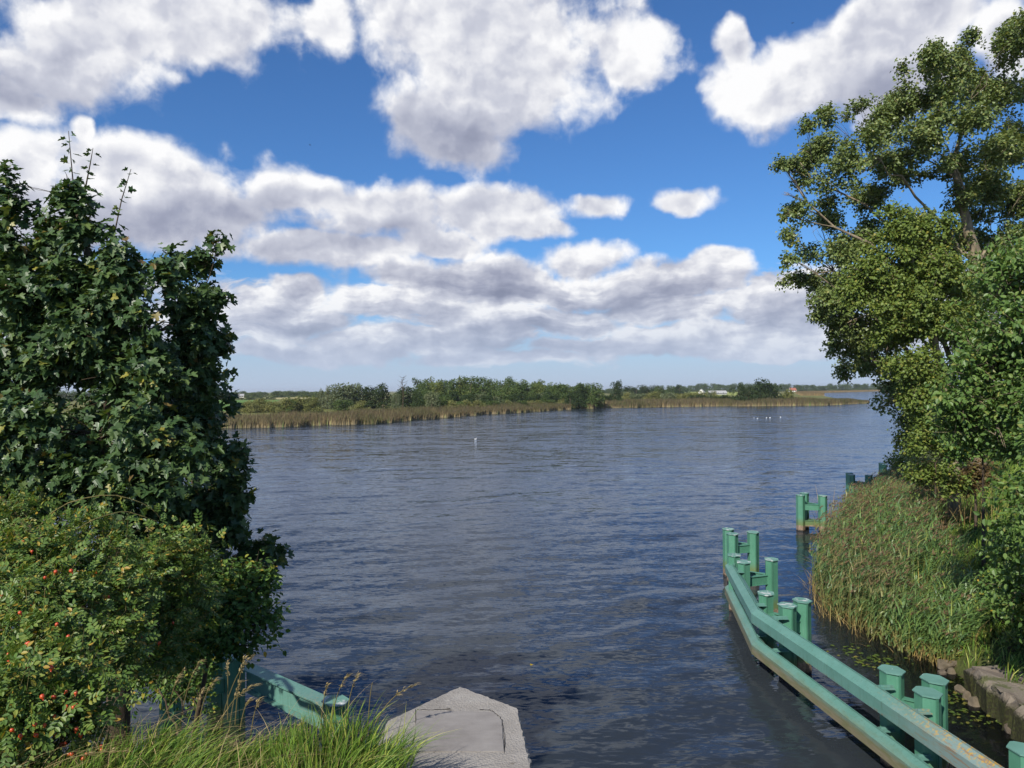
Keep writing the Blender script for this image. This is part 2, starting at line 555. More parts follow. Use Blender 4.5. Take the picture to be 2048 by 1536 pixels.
    hzc = t.vmath('SCALE', (0.48, 0.57, 0.74)); hzc.node.inputs["Scale"].default_value = 10.0
    col = t.mix(t.step(el, -0.02, 0.155, 0.95, 0.0), col, hzc)
    bg = t.n("ShaderNodeBackground"); t.set(bg.inputs[0], col); bg.inputs[1].default_value = 0.085
    o = t.n("ShaderNodeOutputWorld"); t.t.links.new(bg.outputs[0], o.inputs[0])

    s = bpy.data.lights.new("sun", 'SUN'); s.energy = 5.0; s.angle = math.radians(0.5); s.color = (1.0, 0.94, 0.84)
    so = bpy.data.objects.new("sun", s); COL.objects.link(so)
    so.rotation_euler = Vector(-SUN).to_track_quat('-Z', 'Y').to_euler()
    so.location = (-20, -30, 40)


BILLOW_MEAN = 0.30
SKY_TINT = (0.50, 0.84, 1.22)
build_world()

# ------------------------------------------------------------------ shape of the land
YS = np.array([-30, 6, 10, 12, 15, 18, 20, 23, 28, 32, 45, 73, 100, 220, 400, 1500])
XS = np.array([7.6, 7.9, 8.2, 8.6, 9.1, 9.5, 9.9, 10.8, 12.8, 14.6, 22.5, 38.5, 54, 121, 222, 820])


def right_land(X, Y):
    """height of the right bank and of the river bed beside it"""
    s = X - np.interp(Y, YS, XS)
    z = np.where(s < 0, np.maximum(s * 0.38 - 0.05, -3.2), np.interp(s, [0, 0.4, 2.0, 5.0, 14, 60], [-0.05, 0.45, 0.9, 2.05, 3.6, 4.5]))
    return z


def left_land(X, Y):
    """height of the near embankment on the left"""
    edge = 3.75 + 0.25 * np.sin(X * 0.9) + np.clip(-X - 3, 0, 8) * 0.10
    foot = np.interp(X, [-30, -12, -7, -4, -2.5, -0.8, 0.2], [22, 15, 11.5, 9.2, 7.6, 6.2, 5.2])
    s = np.clip((Y - edge) / (foot - edge), -1, 1.6)
    z = np.where(s < 0, 4.35, 4.35 * (1 - s) - 0.15 * np.sin(np.clip(s, 0, 1) * math.pi))
    return np.maximum(z, -2.5)


def grid_mesh(xs, ys, zf):
    X, Y = np.meshgrid(xs, ys)
    Z = zf(X, Y)
    V = np.stack([X, Y, Z], -1).reshape(-1, 3)
    nx, ny = len(xs), len(ys)
    i = (np.arange(ny - 1)[:, None] * nx + np.arange(nx - 1)[None]).ravel()
    return V, [np.stack([i, i + 1, i + nx + 1, i + nx], 1)]


def bumps(X, Y, s, a):
    return a * (np.sin(X * 1.7 * s + 0.6 * np.sin(Y * 1.1 * s)) * np.cos(Y * 1.3 * s + 0.9 * np.sin(X * 0.7 * s)))


# soil under the plants
m, t = material("bank_soil")
tc = t.n("ShaderNodeTexCoord").outputs["Object"]
n = t.noise(tc, 1.2, 6, 0.6); n2 = t.noise(tc, 14, 4, 0.6)
c = t.ramp(n, [(0.3, (0.045, 0.055, 0.018)), (0.5, (0.075, 0.095, 0.025)), (0.7, (0.10, 0.085, 0.045))])
c = t.mix(t.step(n2, 0.5, 0.75), c, (0.05, 0.042, 0.028))
sz = t.n("ShaderNodeSeparateXYZ"); t.set(sz.inputs[0], tc)
c = t.mix(t.step(sz.outputs[2], -0.05, 0.15, 1.0, 0.0), c, t.mix(t.step(n2, 0.4, 0.6), (0.055, 0.042, 0.026), (0.05, 0.065, 0.018)))
t.out(principled(t, c, 0.95, 0.1, t.bump(n2, 0.8, 0.05)))
M_SOIL = m

xs = np.concatenate([np.linspace(-2, 26, 150), np.geomspace(26.5, 1600, 40)])
ys = np.concatenate([np.linspace(-25, 4, 12), np.linspace(4.3, 50, 150), np.geomspace(51, 1500, 50)])
V, p = grid_mesh(xs, ys, lambda X, Y: right_land(X, Y) + bumps(X, Y, 1.0, 0.05) + bumps(X, Y, 3.1, 0.03))
tag(mobj("bank", V, p, M_SOIL, smooth=True), kind="structure")

xs = np.linspace(-30, -0.66, 140); ys = np.concatenate([np.linspace(-12, 2.6, 14), np.linspace(2.7, 24, 130)])


def zl(X, Y):
    return left_land(X, Y) + bumps(X, Y, 1.3, 0.05) + bumps(X, Y, 4.0, 0.02)


V, p = grid_mesh(xs, ys, zl)
tag(mobj("embankment", V, p, M_SOIL, smooth=True), kind="structure")

# far bank: shoreline from left to right, out to the reed tip, back behind the lagoon
shore_px = [(-200, 880), (150, 870), (420, 858), (520, 855), (620, 852), (760, 848), (840, 840), (950, 831), (1080, 823), (1160, 818), (1230, 816), (1400, 813), (1530, 812), (1650, 811)]
SHORE = [G(a, b)[:2] for a, b in shore_px] + [np.array([138.0, 292.0])]
back = [np.array([176.0, 415.0]), np.array([330.0, 840.0]), np.array([660.0, 1300.0]), np.array([2500.0, 1700.0]), np.array([2500.0, 7000.0]), np.array([-5000.0, 7000.0]), np.array([-5000.0, 300.0])]
_s = np.array(SHORE); _t = nrm(np.gradient(_s, axis=0)); _n = np.stack([-_t[:, 1], _t[:, 0]], 1)
_in = _s + _n * np.array([5.0] * (len(_s) - 2) + [6.0, 3.0])[:, None]
ring = [(-900.0, 150.0)] + [tuple(s) for s in _in] + [tuple(b) for b in back]
m, t = material("far_ground")
tc = t.n("ShaderNodeTexCoord").outputs["Object"]
n = t.noise(tc, 0.02, 5, 0.6); n2 = t.noise(tc, 0.4, 5, 0.6)
c = t.ramp(n, [(0.3, (0.10, 0.12, 0.03)), (0.5, (0.16, 0.16, 0.05)), (0.7, (0.22, 0.18, 0.08))])
c = t.mix(t.step(n2, 0.4, 0.7), c, (0.09, 0.10, 0.03))
t.out(principled(t, c, 0.95, 0.1))
V = np.array([(x, y, 0.3) for x, y in ring] + [(x, y, -1.5) for x, y in ring]); k = len(ring)
tag(mobj("land", V, [[list(range(k))], [[i, k + i, k + (i + 1) % k, (i + 1) % k] for i in range(k)]], m), kind="structure")


def field_sheet(name, pts, z, c1, c2):
    mt = plain_mat(name + "_crop", c1, c2, 0.05, 0.95, 0.1)
    V = np.array([(a[0], a[1], z) for a in pts])
    return tag(mobj(name, V, [[list(range(len(pts)))]], mt), kind="structure")


field_sheet("meadow", [G(330, 822, .34), G(500, 822, .34), G(540, 808, .34), G(560, 800, .34), G(300, 800, .34)], .34, (0.085, 0.17, 0.035), (0.12, 0.20, 0.05))
field_sheet("stubble_field", [G(430, 799.5, .40), G(640, 797.2, .40), G(660, 794.2, .40), G(400, 796, .40)], .40, (0.42, 0.36, 0.18), (0.34, 0.32, 0.15))
field_sheet("pasture", [G(1370, 791, .42), G(1475, 791, .42), G(1480, 783.5, .42), G(1365, 783.5, .42)], .42, (0.22, 0.26, 0.06), (0.28, 0.30, 0.08))

# ------------------------------------------------------------------ water
def build_water():
    rows = [1.0]
    while rows[-1] < 60: rows.append(max(rows[-1] * 1.0065, rows[-1] + 0.035))
    while rows[-1] < 7000: rows.append(rows[-1] * 1.035)
    ys = np.array(rows); nu = 560
    u = np.linspace(-1, 1, nu)
    Y = np.repeat(ys[:, None], nu, 1); X = u[None] * (0.86 * Y + 7.0)
    dx = 2 * (0.86 * Y + 7) / nu; dy = np.repeat(np.gradient(ys)[:, None], nu, 1); sp = np.maximum(dx, dy)
    Z = np.zeros_like(X)
    r = np.random.default_rng(5)
    nc = 64
    lam = np.geomspace(0.22, 3.6, nc)
    lull = 0.55 + 0.45 * np.clip(0.5 + 0.5 * np.sin(X * 0.23 + 1.3 * np.sin(Y * 0.17)) + 0.5 * np.sin(Y * 0.31 + X * 0.11), 0, 1)
    calm = np.interp(X - np.interp(Y, YS, XS), [-4.5, -2.0], [1.0, 0.35])
    for l in lam:
        th = math.radians(122) + r.normal() * 0.45
        kx, ky = math.cos(th) * 2 * math.pi / l, math.sin(th) * 2 * math.pi / l
        a = 0.011 * l / (2 * math.pi) * (1.0 if l < 1.6 else 1.6 / l)
        damp = np.clip((l / sp - 3.0) / 3.0, 0, 1)
        ph = kx * X + ky * Y + r.uniform(0, 6.28) + 0.8 * np.sin(X * 0.37 * r.uniform(.6, 1.4) + Y * 0.29 * r.uniform(.6, 1.4) + r.uniform(0, 6))
        s = np.sin(ph)
        Z += a * damp * (s + 0.25 * np.cos(2 * ph)) * (lull if l < 1.2 else 1.0)
    Z *= calm
    depth = np.clip(-right_land(X, Y), 0, 5)
    V = np.stack([X, Y, Z], -1).reshape(-1, 3); ny = len(ys)
    i = (np.arange(ny - 1)[:, None] * nu + np.arange(nu - 1)[None]).ravel()
    m, t = material("river_water")
    tc = t.n("ShaderNodeTexCoord").outputs["Object"]
    rot = t.n("ShaderNodeMapping"); t.set(rot.inputs[0], tc)
    rot.inputs["Rotation"].default_value = (0, 0, math.radians(-38)); rot.inputs["Scale"].default_value = (0.42, 1.35, 1)
    v = rot.outputs[0]
    gust = t.noise(t.vmath('MULTIPLY', tc, (0.35, 1.0, 1.0)), 0.05, 3, 0.6, 0.5)
    dep0 = t.n("ShaderNodeAttribute", attribute_name="depth").outputs["Fac"]
    cal = t.step(dep0, 0.3, 1.8, 0.35, 1.0)
    sy = t.n("ShaderNodeSeparateXYZ"); t.set(sy.inputs[0], tc)
    amp = t.math('MULTIPLY', t.math('MULTIPLY', t.step(gust, 0.32, 0.68, 0.85, 1.12), cal), t.step(sy.outputs[1], 15, 110, 0.8, 1.7))
    half = (0.5, 0.5, 0.5)
    w1 = t.vmath('MULTIPLY', t.vmath('SUBTRACT', t.noise(v, 8.5, 2, 0.5, 0.6, color=True), half), (0.30, 0.40, 0.0))
    w2 = t.vmath('MULTIPLY', t.vmath('SUBTRACT', t.noise(v, 1.7, 3, 0.6, 0.3, color=True), half), (0.24, 0.30, 0.0))
    ws = t.vmath('MULTIPLY', t.vmath('SUBTRACT', t.noise(t.vmath('MULTIPLY', tc, (0.5, 1.6, 1.0)), 0.30, 3, 0.6, 0.6, color=True), half), (0.12, 0.26, 0.0))
    sl = t.vmath('ADD', t.vmath('ADD', w1, w2), ws)
    sc_n = t.n("ShaderNodeVectorMath", operation='SCALE'); t.set(sc_n.inputs[0], sl); t.set(sc_n.inputs["Scale"], amp)
    nb = t.vmath('NORMALIZE', t.vmath('ADD', t.n("ShaderNodeNewGeometry").outputs["Normal"], sc_n.outputs[0]))
    fr = t.n("ShaderNodeFresnel"); fr.inputs[0].default_value = 1.33; t.set(fr.inputs["Normal"], nb)
    gl = t.n("ShaderNodeBsdfGlossy"); gl.inputs["Roughness"].default_value = 0.06; t.set(gl.inputs["Normal"], nb)
    t.set(gl.inputs[0], (0.66, 0.72, 0.82))
    df = t.n("ShaderNodeBsdfDiffuse")
    t.set(df.inputs[0], WATER_BODY)
    tr = t.n("ShaderNodeBsdfTransparent"); t.set(tr.inputs[0], (0.62, 0.60, 0.36))
    dep = t.n("ShaderNodeAttribute", attribute_name="depth").outputs["Fac"]
    mx = t.n("ShaderNodeMixShader"); t.set(mx.inputs[0], t.step(dep, 0.05, 1.5, 0.95, 0.0))
    t.t.links.new(df.outputs[0], mx.inputs[1]); t.t.links.new(tr.outputs[0], mx.inputs[2])
    m2 = t.n("ShaderNodeMixShader"); t.set(m2.inputs[0], fr.outputs[0])
    t.t.links.new(mx.outputs[0], m2.inputs[1]); t.t.links.new(gl.outputs[0], m2.inputs[2])
    t.out(m2.outputs[0])
    o = mobj("water", V, [np.stack([i, i + 1, i + nu + 1, i + nu], 1)], m, attrs={"depth": depth.ravel()}, smooth=True)
    tag(o, kind="structure")


WATER_BODY = (0.026, 0.032, 0.038)
build_water()

# ------------------------------------------------------------------ materials of the plants and steel
M_MAPLE = leaf_mat("maple_leaf", [(0.0, (0.036, 0.075, 0.026)), (0.45, (0.055, 0.105, 0.034)), (0.85, (0.085, 0.14, 0.045)), (0.96, (0.13, 0.18, 0.045)), (0.985, (0.26, 0.24, 0.04)), (1.0, (0.15, 0.10, 0.04))], 0.42, 0.4, 0.22)
M_POPLAR = leaf_mat("poplar_leaf", [(0.0, (0.095, 0.14, 0.040)), (0.5, (0.14, 0.19, 0.054)), (0.9, (0.19, 0.235, 0.07)), (1.0, (0.28, 0.28, 0.08))], 0.42, 0.4, 0.25)
M_YOUNG = leaf_mat("young_poplar_leaf", [(0.0, (0.095, 0.145, 0.028)), (0.5, (0.14, 0.20, 0.038)), (0.9, (0.19, 0.24, 0.05)), (1.0, (0.28, 0.26, 0.05))], 0.5, 0.3, 0.3)
M_BEAM = leaf_mat("hornbeam_leaf", [(0.0, (0.070, 0.135, 0.030)), (0.5, (0.105, 0.185, 0.042)), (0.9, (0.15, 0.23, 0.055)), (1.0, (0.24, 0.25, 0.06))], 0.45, 0.35, 0.28)
M_ROSE = leaf_mat("rose_leaf", [(0.0, (0.060, 0.115, 0.024)), (0.5, (0.105, 0.18, 0.034)), (0.85, (0.16, 0.22, 0.042)), (0.95, (0.28, 0.25, 0.04)), (1.0, (0.38, 0.24, 0.04))], 0.45, 0.35, 0.25)
M_SHRUB = leaf_mat("shrub_leaf", [(0.0, (0.058, 0.123, 0.029)), (0.5, (0.094, 0.174, 0.038)), (0.9, (0.145, 0.232, 0.043)), (0.98, (0.319, 0.290, 0.043)), (1.0, (0.435, 0.290, 0.029))], 0.5, 0.3, 0.28)
M_RUST = leaf_mat("autumn_leaf", [(0.0, (0.09, 0.06, 0.025)), (0.6, (0.14, 0.085, 0.03)), (1.0, (0.12, 0.12, 0.03))], 0.5, 0.3, 0.28)
M_BARK = bark_mat("grey_bark", (0.30, 0.24, 0.16), (0.16, 0.13, 0.09))
M_BARK2 = bark_mat("brown_bark", (0.10, 0.075, 0.05), (0.05, 0.038, 0.026))
M_STEM = bark_mat("green_stem", (0.16, 0.13, 0.05), (0.10, 0.10, 0.04), 20)

# ------------------------------------------------------------------ left maple
def near_tree(name, label, cat, base, trunk, trad, clumps, leafmat, bark, T, twigs, per, size, tl, anchor, twig_tubes=900, extra=None, group=None, part="crown", tpart="trunk", **kw):
    e = empty(name, base)
    tag(e, label, cat, group)
    lk = {k: kw.pop(k) for k in list(kw) if k in ("r0", "subs", "twig_r", "rise")}
    V, polys, tw = crown(clumps, twigs, per, T, size, tl, anchor, **kw)
    if extra is not None:
        mbv = MB(); mbv.add(V, polys)
        for a in extra: mbv.add(*a)
        V, polys = mbv.get()
    mobj(part, V, polys, leafmat, e)
    mb = MB()
    sel = rng.permutation(len(tw[0]))[:twig_tubes]
    limbs(mb, trunk, trad, clumps, twig=(tw[0][sel], tw[1][sel], tw[2][sel]), **lk)
    mb.build(tpart, bark, e, smooth=True)
    return e


def shoot(pts, n, size, T):
    """a leading shoot with leaves in pairs along it"""
    pts = np.asarray(pts, float)
    tt = np.linspace(0, len(pts) - 1, n)
    c = np.stack([np.interp(tt, np.arange(len(pts)), pts[:, i]) for i in range(3)], 1)
    a = rng.uniform(0, 6.28, n); d = np.stack([np.cos(a), np.sin(a), rng.uniform(-.5, .3, n)], 1)
    c = c + nrm(d) * size * 0.4
    nor = nrm(np.stack([np.zeros(n), np.zeros(n), np.ones(n)], 1) + rng.normal(size=(n, 3)) * 0.5)
    return leaves(T, c, d, nor, size * rng.uniform(0.6, 1.1, n) * np.linspace(1.1, 0.7, n))


DM = 8.2
maple = [(20, 370, 28, 40), (30, 440, 45, 45), (25, 520, 60, 55), (140, 370, 30, 50), (150, 430, 45, 45), (105, 470, 45, 40), (170, 490, 60, 45), (235, 510, 40, 40), (225, 570, 55, 45), (130, 570, 70, 60),
         (50, 620, 70, 70), (270, 620, 40, 50), (180, 660, 80, 60), (330, 570, 32, 40), (360, 560, 45, 45), (430, 500, 20, 26), (415, 560, 32, 50), (400, 630, 50, 50), (310, 660, 60, 50), (430, 690, 45, 50),
         (400, 750, 50, 50), (320, 760, 70, 60), (230, 750, 80, 60), (120, 740, 80, 60), (40, 740, 60, 60), (60, 860, 80, 70), (160, 860, 80, 70), (270, 860, 80, 60), (360, 850, 65, 60), (420, 830, 35, 40),
         (380, 930, 70, 50), (450, 930, 40, 40), (460, 985, 38, 30), (400, 1010, 60, 45), (300, 960, 80, 60), (200, 970, 80, 60), (90, 960, 80, 60), (440, 1060, 45, 30), (360, 1080, 70, 45), (470, 1130, 50, 30), (535, 1105, 36, 26), (510, 1125, 40, 24),
         (400, 1150, 60, 40), (280, 1060, 70, 50), (330, 1180, 70, 50), (430, 1200, 50, 40)]
maple = [(a, b, c * .86, d * .9) for a, b, c, d in maple] + [(-50, 480, 60, 100), (-60, 680, 70, 110)]
maple += [(a + random.uniform(-14, 14), b + random.uniform(-14, 14), c * .8, d * .8) for a, b, c, d in maple if c > 38 and b > 560] + [(535, 1105, 34, 24), (505, 1128, 36, 24), (470, 1140, 40, 26), (450, 1000, 30, 26), (440, 1040, 34, 26), (330, 900, 70, 50), (250, 640, 60, 50), (430, 600, 30, 50), (432, 495, 14, 24)]
maple = [(a - (22 if (a > 380 and 540 < b < 900) else 0), b, c, d) for a, b, c, d in maple]
maple = [(a, b, c * .8, d * .85) if b < 540 else (a, b, c, d) for a, b, c, d in maple]
maple = [(*m_, 7.1 if (m_[0] < 340 and m_[1] > 780) else (7.5 if m_[0] < 340 else DM)) for m_ in maple]
maple += [(a, b, 75, 75, 9.3) for a, b in ((60, 640), (170, 700), (280, 740), (350, 740), (90, 790), (200, 830), (320, 830), (345, 860), (60, 900), (180, 940), (300, 950), (360, 970), (370, 800), (120, 580), (240, 620))]
mc = px_clumps(maple, DM, 1.1) + [(np.array(c), r) for c, r in (((-6.9, 9.7, 4.6), (1.1, 1.1, 1.1)), ((-6.65, 10.3, 3.6), (.8, .8, .8)), ((-7.6, 8.8, 5.7), (1.2, 1.2, 1.2)), ((-7.0, 9.0, 5.2), (1.0, 1.0, 1.0)), ((-7.7, 9.9, 4.2), (1.0, 1.0, 1.2)), ((-6.7, 9.5, 4.4), (.8, .8, .8)))]  # world-space clumps: unseen foliage added to cast shade on the left fender
mbase = np.array([-4.4, 8.4, float(zl(np.array(-4.4), np.array(8.4)))])
ex = [shoot([P(150, 400, DM), P(143, 330, DM), P(137, 262, DM)], 22, 0.10, T_MAPLE), shoot([P(170, 370, DM), P(180, 330, DM), P(186, 296, DM)], 9, 0.09, T_MAPLE),
      shoot([P(228, 470, DM), P(243, 400, DM), P(262, 338, DM)], 20, 0.095, T_MAPLE), shoot([P(345, 560, DM), P(355, 520, DM)], 6, 0.09, T_MAPLE),
      shoot([P(455, 905, DM), P(452, 882, DM)], 8, 0.1, T_MAPLE)]
mt = near_tree("maple_tree", "large dark green maple with lobed leaves leaning over the water behind the rose bush", "tree", mbase,
               [mbase - [0, 0, .3], mbase + [0, 0.1, 1.2], P(230, 800, 8.4), P(190, 560, 8.3), P(145, 400, 8.2)], [0.16, 0.13, 0.09, 0.05, 0.02], mc, M_MAPLE, M_BARK2, T_MAPLE, 15000, 5, 0.076, 0.16, P(220, 800, 8.6), 900, ex, droop=0.55, up=0.35, shell=0.3, gap=0.30, gscale=1.9, sunward=0.5, sub=(10, .44), subs=3, twig_r=0.003, r0=.25)
mb = MB()
for a in ([P(150, 410, DM), P(143, 330, DM), P(137, 262, DM)], [P(170, 380, DM), P(180, 330, DM), P(186, 296, DM)], [P(226, 480, DM), P(243, 400, DM), P(262, 338, DM)]):
    mb.tube(a, [0.009, 0.006, 0.003], 5)
mb.build("leading_shoot", M_BARK2, mt, smooth=True)

# ------------------------------------------------------------------ rose bush with hips, small shrub beside it
rose = [(20, 1040, 40, 30, 5.3), (150, 1100, 60, 36, 5.3), (60, 1130, 80, 60, 4.8), (190, 1165, 90, 50, 5.0), (290, 1150, 60, 44, 5.5), (90, 1220, 110, 70, 4.3), (230, 1220, 100, 60, 4.9),
        (330, 1200, 80, 60, 5.5), (300, 1280, 70, 45, 5.2), (60, 1310, 110, 60, 3.9), (190, 1300, 70, 40, 4.4), (100, 1390, 100, 60, 3.6), (30, 1420, 70, 60, 3.4), (140, 1430, 50, 40, 3.5), (370, 1120, 50, 50, 5.9)]
rc = px_clumps(rose, 5, 1.0)
rb = np.array([-3.0, 4.3, 4.1])
canes = [[(20, 1130, 5), (110, 1010, 5), (220, 985, 5.1), (300, 1010, 5.2), (335, 1055, 5.3)], [(70, 1120, 5), (180, 1040, 5.1), (250, 1020, 5.2), (320, 1045, 5.3)], [(10, 1160, 4.6), (60, 1125, 4.6), (110, 1150, 4.6), (160, 1195, 4.6)],
         [(120, 1115, 5), (190, 1085, 5), (250, 1100, 5)], [(60, 1205, 4.4), (140, 1195, 4.4), (220, 1210, 4.5), (280, 1250, 4.6)], [(20, 1420, 3.5), (60, 1385, 3.5), (120, 1375, 3.5), (163, 1400, 3.5)], [(190, 1290, 4.6), (240, 1320, 4.6), (290, 1365, 4.6)], [(40, 1290, 3.9), (100, 1270, 3.9), (170, 1310, 3.9)]]
rt = near_tree("rose_bush", "dog rose bush dotted with red hips at the edge of the grass", "bush", rb, [rb - [0, 0, .3], rb + [0, .2, .3], P(150, 1150, 4.8)], [0.03, 0.025, 0.012], rc, M_ROSE, M_STEM, T_ROSE, 2000, 4, 0.085, 0.20, P(150, 1350, 4.6), 900,
               part="foliage", tpart="stems", droop=0.25, up=0.35, shell=0.3, gap=0.32, gscale=3.0, sunward=.45, sub=(10, .4), subs=3, twig_r=0.002)
for c in canes:
    mb = MB(); ml = MB()
    q = np.array([P(*k) for k in c]); tt = np.linspace(0, len(q) - 1, 14)
    f = np.stack([np.interp(tt, np.arange(len(q)), q[:, i]) for i in range(3)], 1)
    f[1:-1] = (f[:-2] + f[1:-1] * 2 + f[2:]) / 4
    mb.tube(f, np.linspace(0.005, 0.002, 14), 5)
    k = 12; s = f[rng.integers(2, 14, k)]
    d = nrm(rng.normal(size=(k, 3)) + [0, 0, .3]); ml.add(*leaves(T_ROSE, s, d, nrm(rng.normal(size=(k, 3)) * .5 + [0, 0, 1]), rng.uniform(.06, .09, k)))
    cn = mb.build("arching_cane", M_STEM, rt, smooth=True)
    V, p = ml.get(); mobj("cane_leaves", V - rb, p, M_ROSE, cn, world=False)
# hips
hip_px = [(38, 1222), (62, 1205), (48, 1080), (64, 1100), (90, 1153), (140, 1138), (113, 1140), (192, 1142), (208, 1190), (215, 1191), (214, 1217), (270, 1217), (265, 1220), (283, 1271), (116, 1245), (139, 1269), (60, 1282), (55, 1285), (18, 1320), (53, 1333), (61, 1322), (103, 1330), (3, 1187), (16, 1305),
          (83, 1388), (108, 1391), (135, 1379), (152, 1381), (134, 1409), (146, 1410), (151, 1407), (109, 1428), (70, 1445), (89, 1446), (108, 1463), (21, 1457), (41, 1468), (70, 1467), (88, 1470), (153, 1453), (160, 1466), (131, 1482), (126, 1484), (78, 1486), (138, 1504), (141, 1505), (174, 1504), (169, 1512), (201, 1489), (202, 1495), (232, 1357), (320, 1282), (345, 1243)]
prof = [(0.0, 0.0), (0.12, 0.32), (0.4, 0.5), (0.7, 0.42), (0.92, 0.2), (1.0, 0.12), (1.18, 0.16)]
th = np.arange(8) / 8 * 2 * math.pi
hv = np.array([(r * math.cos(a), r * math.sin(a), z) for z, r in prof for a in th]) * 0.02
hq = [[i * 8 + j, i * 8 + (j + 1) % 8, i * 8 + 8 + (j + 1) % 8, i * 8 + 8 + j] for i in range(len(prof) - 1) for j in range(8)]
hipme = make_mesh("rose_hip", hv, [hq], smooth=True)
M_HIP = plain_mat("rose_hip_skin", (0.42, 0.035, 0.015), (0.52, 0.10, 0.02), 60, 0.3, 0.5, 0.0)
hipme.materials.append(M_HIP)
for i, (a, b) in enumerate(hip_px):
    r_ = ray(a, b); off_ = lambda c: np.linalg.norm(np.cross(c[0] - EYE, r_)) / np.linalg.norm(r_)
    hit = [c for c in rc if off_(c) < c[1][0] * .9] or [min(rc, key=off_)]
    D = min(c[0][1] - c[1][1] * math.sqrt(max(1 - (off_(c) / c[1][0]) ** 2, .05)) for c in hit) - .06
    if b > 1420: D = min(D, G(a, b, 4.42)[1])
    s = random.uniform(0.8, 1.15)
    child("rose_hip", hipme, rt, P(a, b, D) - rb, (math.pi + random.uniform(-.6, .6), random.uniform(-.6, .6), 0), (s, s, s * 1.1))

sh = [(400, 1180, 60, 50, 6.6), (470, 1190, 60, 45, 6.6), (510, 1190, 30, 30, 6.6), (430, 1245, 80, 45, 6.4), (500, 1245, 42, 45, 6.5), (380, 1290, 70, 35, 6.2), (440, 1295, 50, 25, 6.3), (340, 1310, 50, 30, 6.0), (405, 1335, 40, 36, 9.3), (345, 1375, 44, 40, 8.0), (300, 1350, 50, 40, 7.0), (380, 1390, 36, 30, 9.0)]
sc_ = px_clumps(sh, 6.4, 1.0)
sb = np.array([-2.9, 6.4, float(zl(np.array(-2.9), np.array(6.4)))])
near_tree("blackthorn_shrub", "small leaved green shrub overhanging the water above the left green fender", "shrub", sb, [sb - [0, 0, .3], sb + [0, 0, .5], P(430, 1240, 6.4)], [0.04, 0.03, 0.015], sc_, M_SHRUB, M_BARK2, T_OVAL, 1500, 7, 0.05, 0.20, P(400, 1330, 6.4), 500,
          part="foliage", tpart="stems", droop=0.2, up=0.5, shell=0.3, gap=0.30, gscale=3.5, sub=(9, .42), sunward=.3, subs=3, twig_r=0.002)

# ------------------------------------------------------------------ right bank trees
DP = 30.0
pop = [(2030, 80, 30, 55), (2045, 160, 30, 50), (1965, 130, 42, 42), (1985, 200, 55, 50), (1900, 165, 38, 40), (1860, 195, 45, 40), (1800, 225, 50, 38), (1925, 250, 65, 55), (1840, 285, 55, 42), (1768, 262, 40, 36), (1705, 262, 38, 36), (1655, 238, 18, 22), (1645, 290, 34, 38),
       (1700, 325, 45, 40), (1605, 345, 34, 34), (1580, 335, 14, 12), (1665, 385, 50, 34), (1595, 415, 28, 30), (1590, 470, 22, 30), (1650, 450, 42, 36), (1735, 395, 40, 36), (1780, 330, 48, 28), (1990, 300, 55, 55), (2040, 280, 36, 60), (1885, 335, 50, 28), (1625, 515, 34, 26),
       (1705, 505, 50, 42), (1572, 563, 12, 8), (1605, 556, 22, 12), (1640, 560, 28, 22), (1690, 585, 45, 34), (1750, 470, 40, 36), (1985, 395, 42, 45), (2040, 400, 36, 60), (1935, 480, 40, 28), (2005, 490, 48, 48), (1850, 500, 60, 34), (1790, 590, 60, 40), (1700, 645, 38, 34), (1668, 690, 12, 34), (1655, 630, 14, 16),
       (1688, 735, 10, 22), (1722, 728, 14, 16), (1770, 650, 50, 40), (1930, 560, 50, 45), (2010, 590, 45, 45), (1760, 715, 38, 42), (1790, 780, 42, 45), (1830, 820, 45, 50), (1830, 880, 34, 40), (1890, 650, 50, 50), (1880, 760, 50, 60), (1770, 205, 30, 24), (1815, 170, 34, 28), (1870, 135, 36, 30), (1935, 112, 36, 30), (1985, 120, 40, 36), (2022, 60, 24, 28), (2046, 60, 26, 40), (1915, 330, 30, 26), (1925, 400, 22, 36), (1850, 335, 36, 18), (1960, 430, 34, 30), (1563, 332, 10, 9), (1568, 384, 10, 11), (1573, 425, 12, 12), (1588, 520, 16, 12), (1618, 255, 12, 12), (1650, 217, 13, 10), (1720, 215, 18, 12), (1806, 140, 8, 9), (1873, 100, 10, 9), (1940, 80, 14, 10), (1640, 634, 10, 8), (1664, 668, 8, 16), (1960, 680, 50, 60), (1900, 850, 50, 60), (1820, 360, 30, 22), (1870, 300, 40, 30), (1845, 445, 22, 30)]
pop = [(a, b, c * .88, d * .85) for a, b, c, d in pop]
pop += [(a + random.uniform(-26, 26), b + random.uniform(-22, 22), c * .7, d * .7) for a, b, c, d in pop if c > 31 and a > 1640] + [(1660, 600, 26, 20), (1720, 690, 30, 30), (1700, 560, 40, 30), (1960, 350, 40, 40), (1890, 300, 40, 30)]
pop = [q for q in pop if not (1815 < q[0] < 1895 and 365 < q[1] < 425)]
pc = px_clumps(pop, DP, 1.3, 2.4)
pb = np.array([18.6, 30.5, float(right_land(np.array(18.6), np.array(30.5)))])
near_tree("poplar_tree", "tall grey limbed poplar with airy crown rising on the right bank", "tree", pb, [pb - [0, 0, .4], pb + [-.1, 0, 5], P(1955, 520, 30.3), P(1922, 410, 30), P(1905, 330, 30), P(1940, 200, 30)], [0.46, 0.36, 0.24, 0.16, 0.09, 0.03],
          pc, M_POPLAR, M_BARK, T_HEART, 36000, 6, 0.105, 0.36, P(1930, 520, 30), 1500, droop=0.35, up=0.15, shell=0.15, gap=0.36, gscale=0.8, sub=(12, .46), subs=6, twig_r=0.006, r0=0.16, rise=0.75, sunward=0.25)

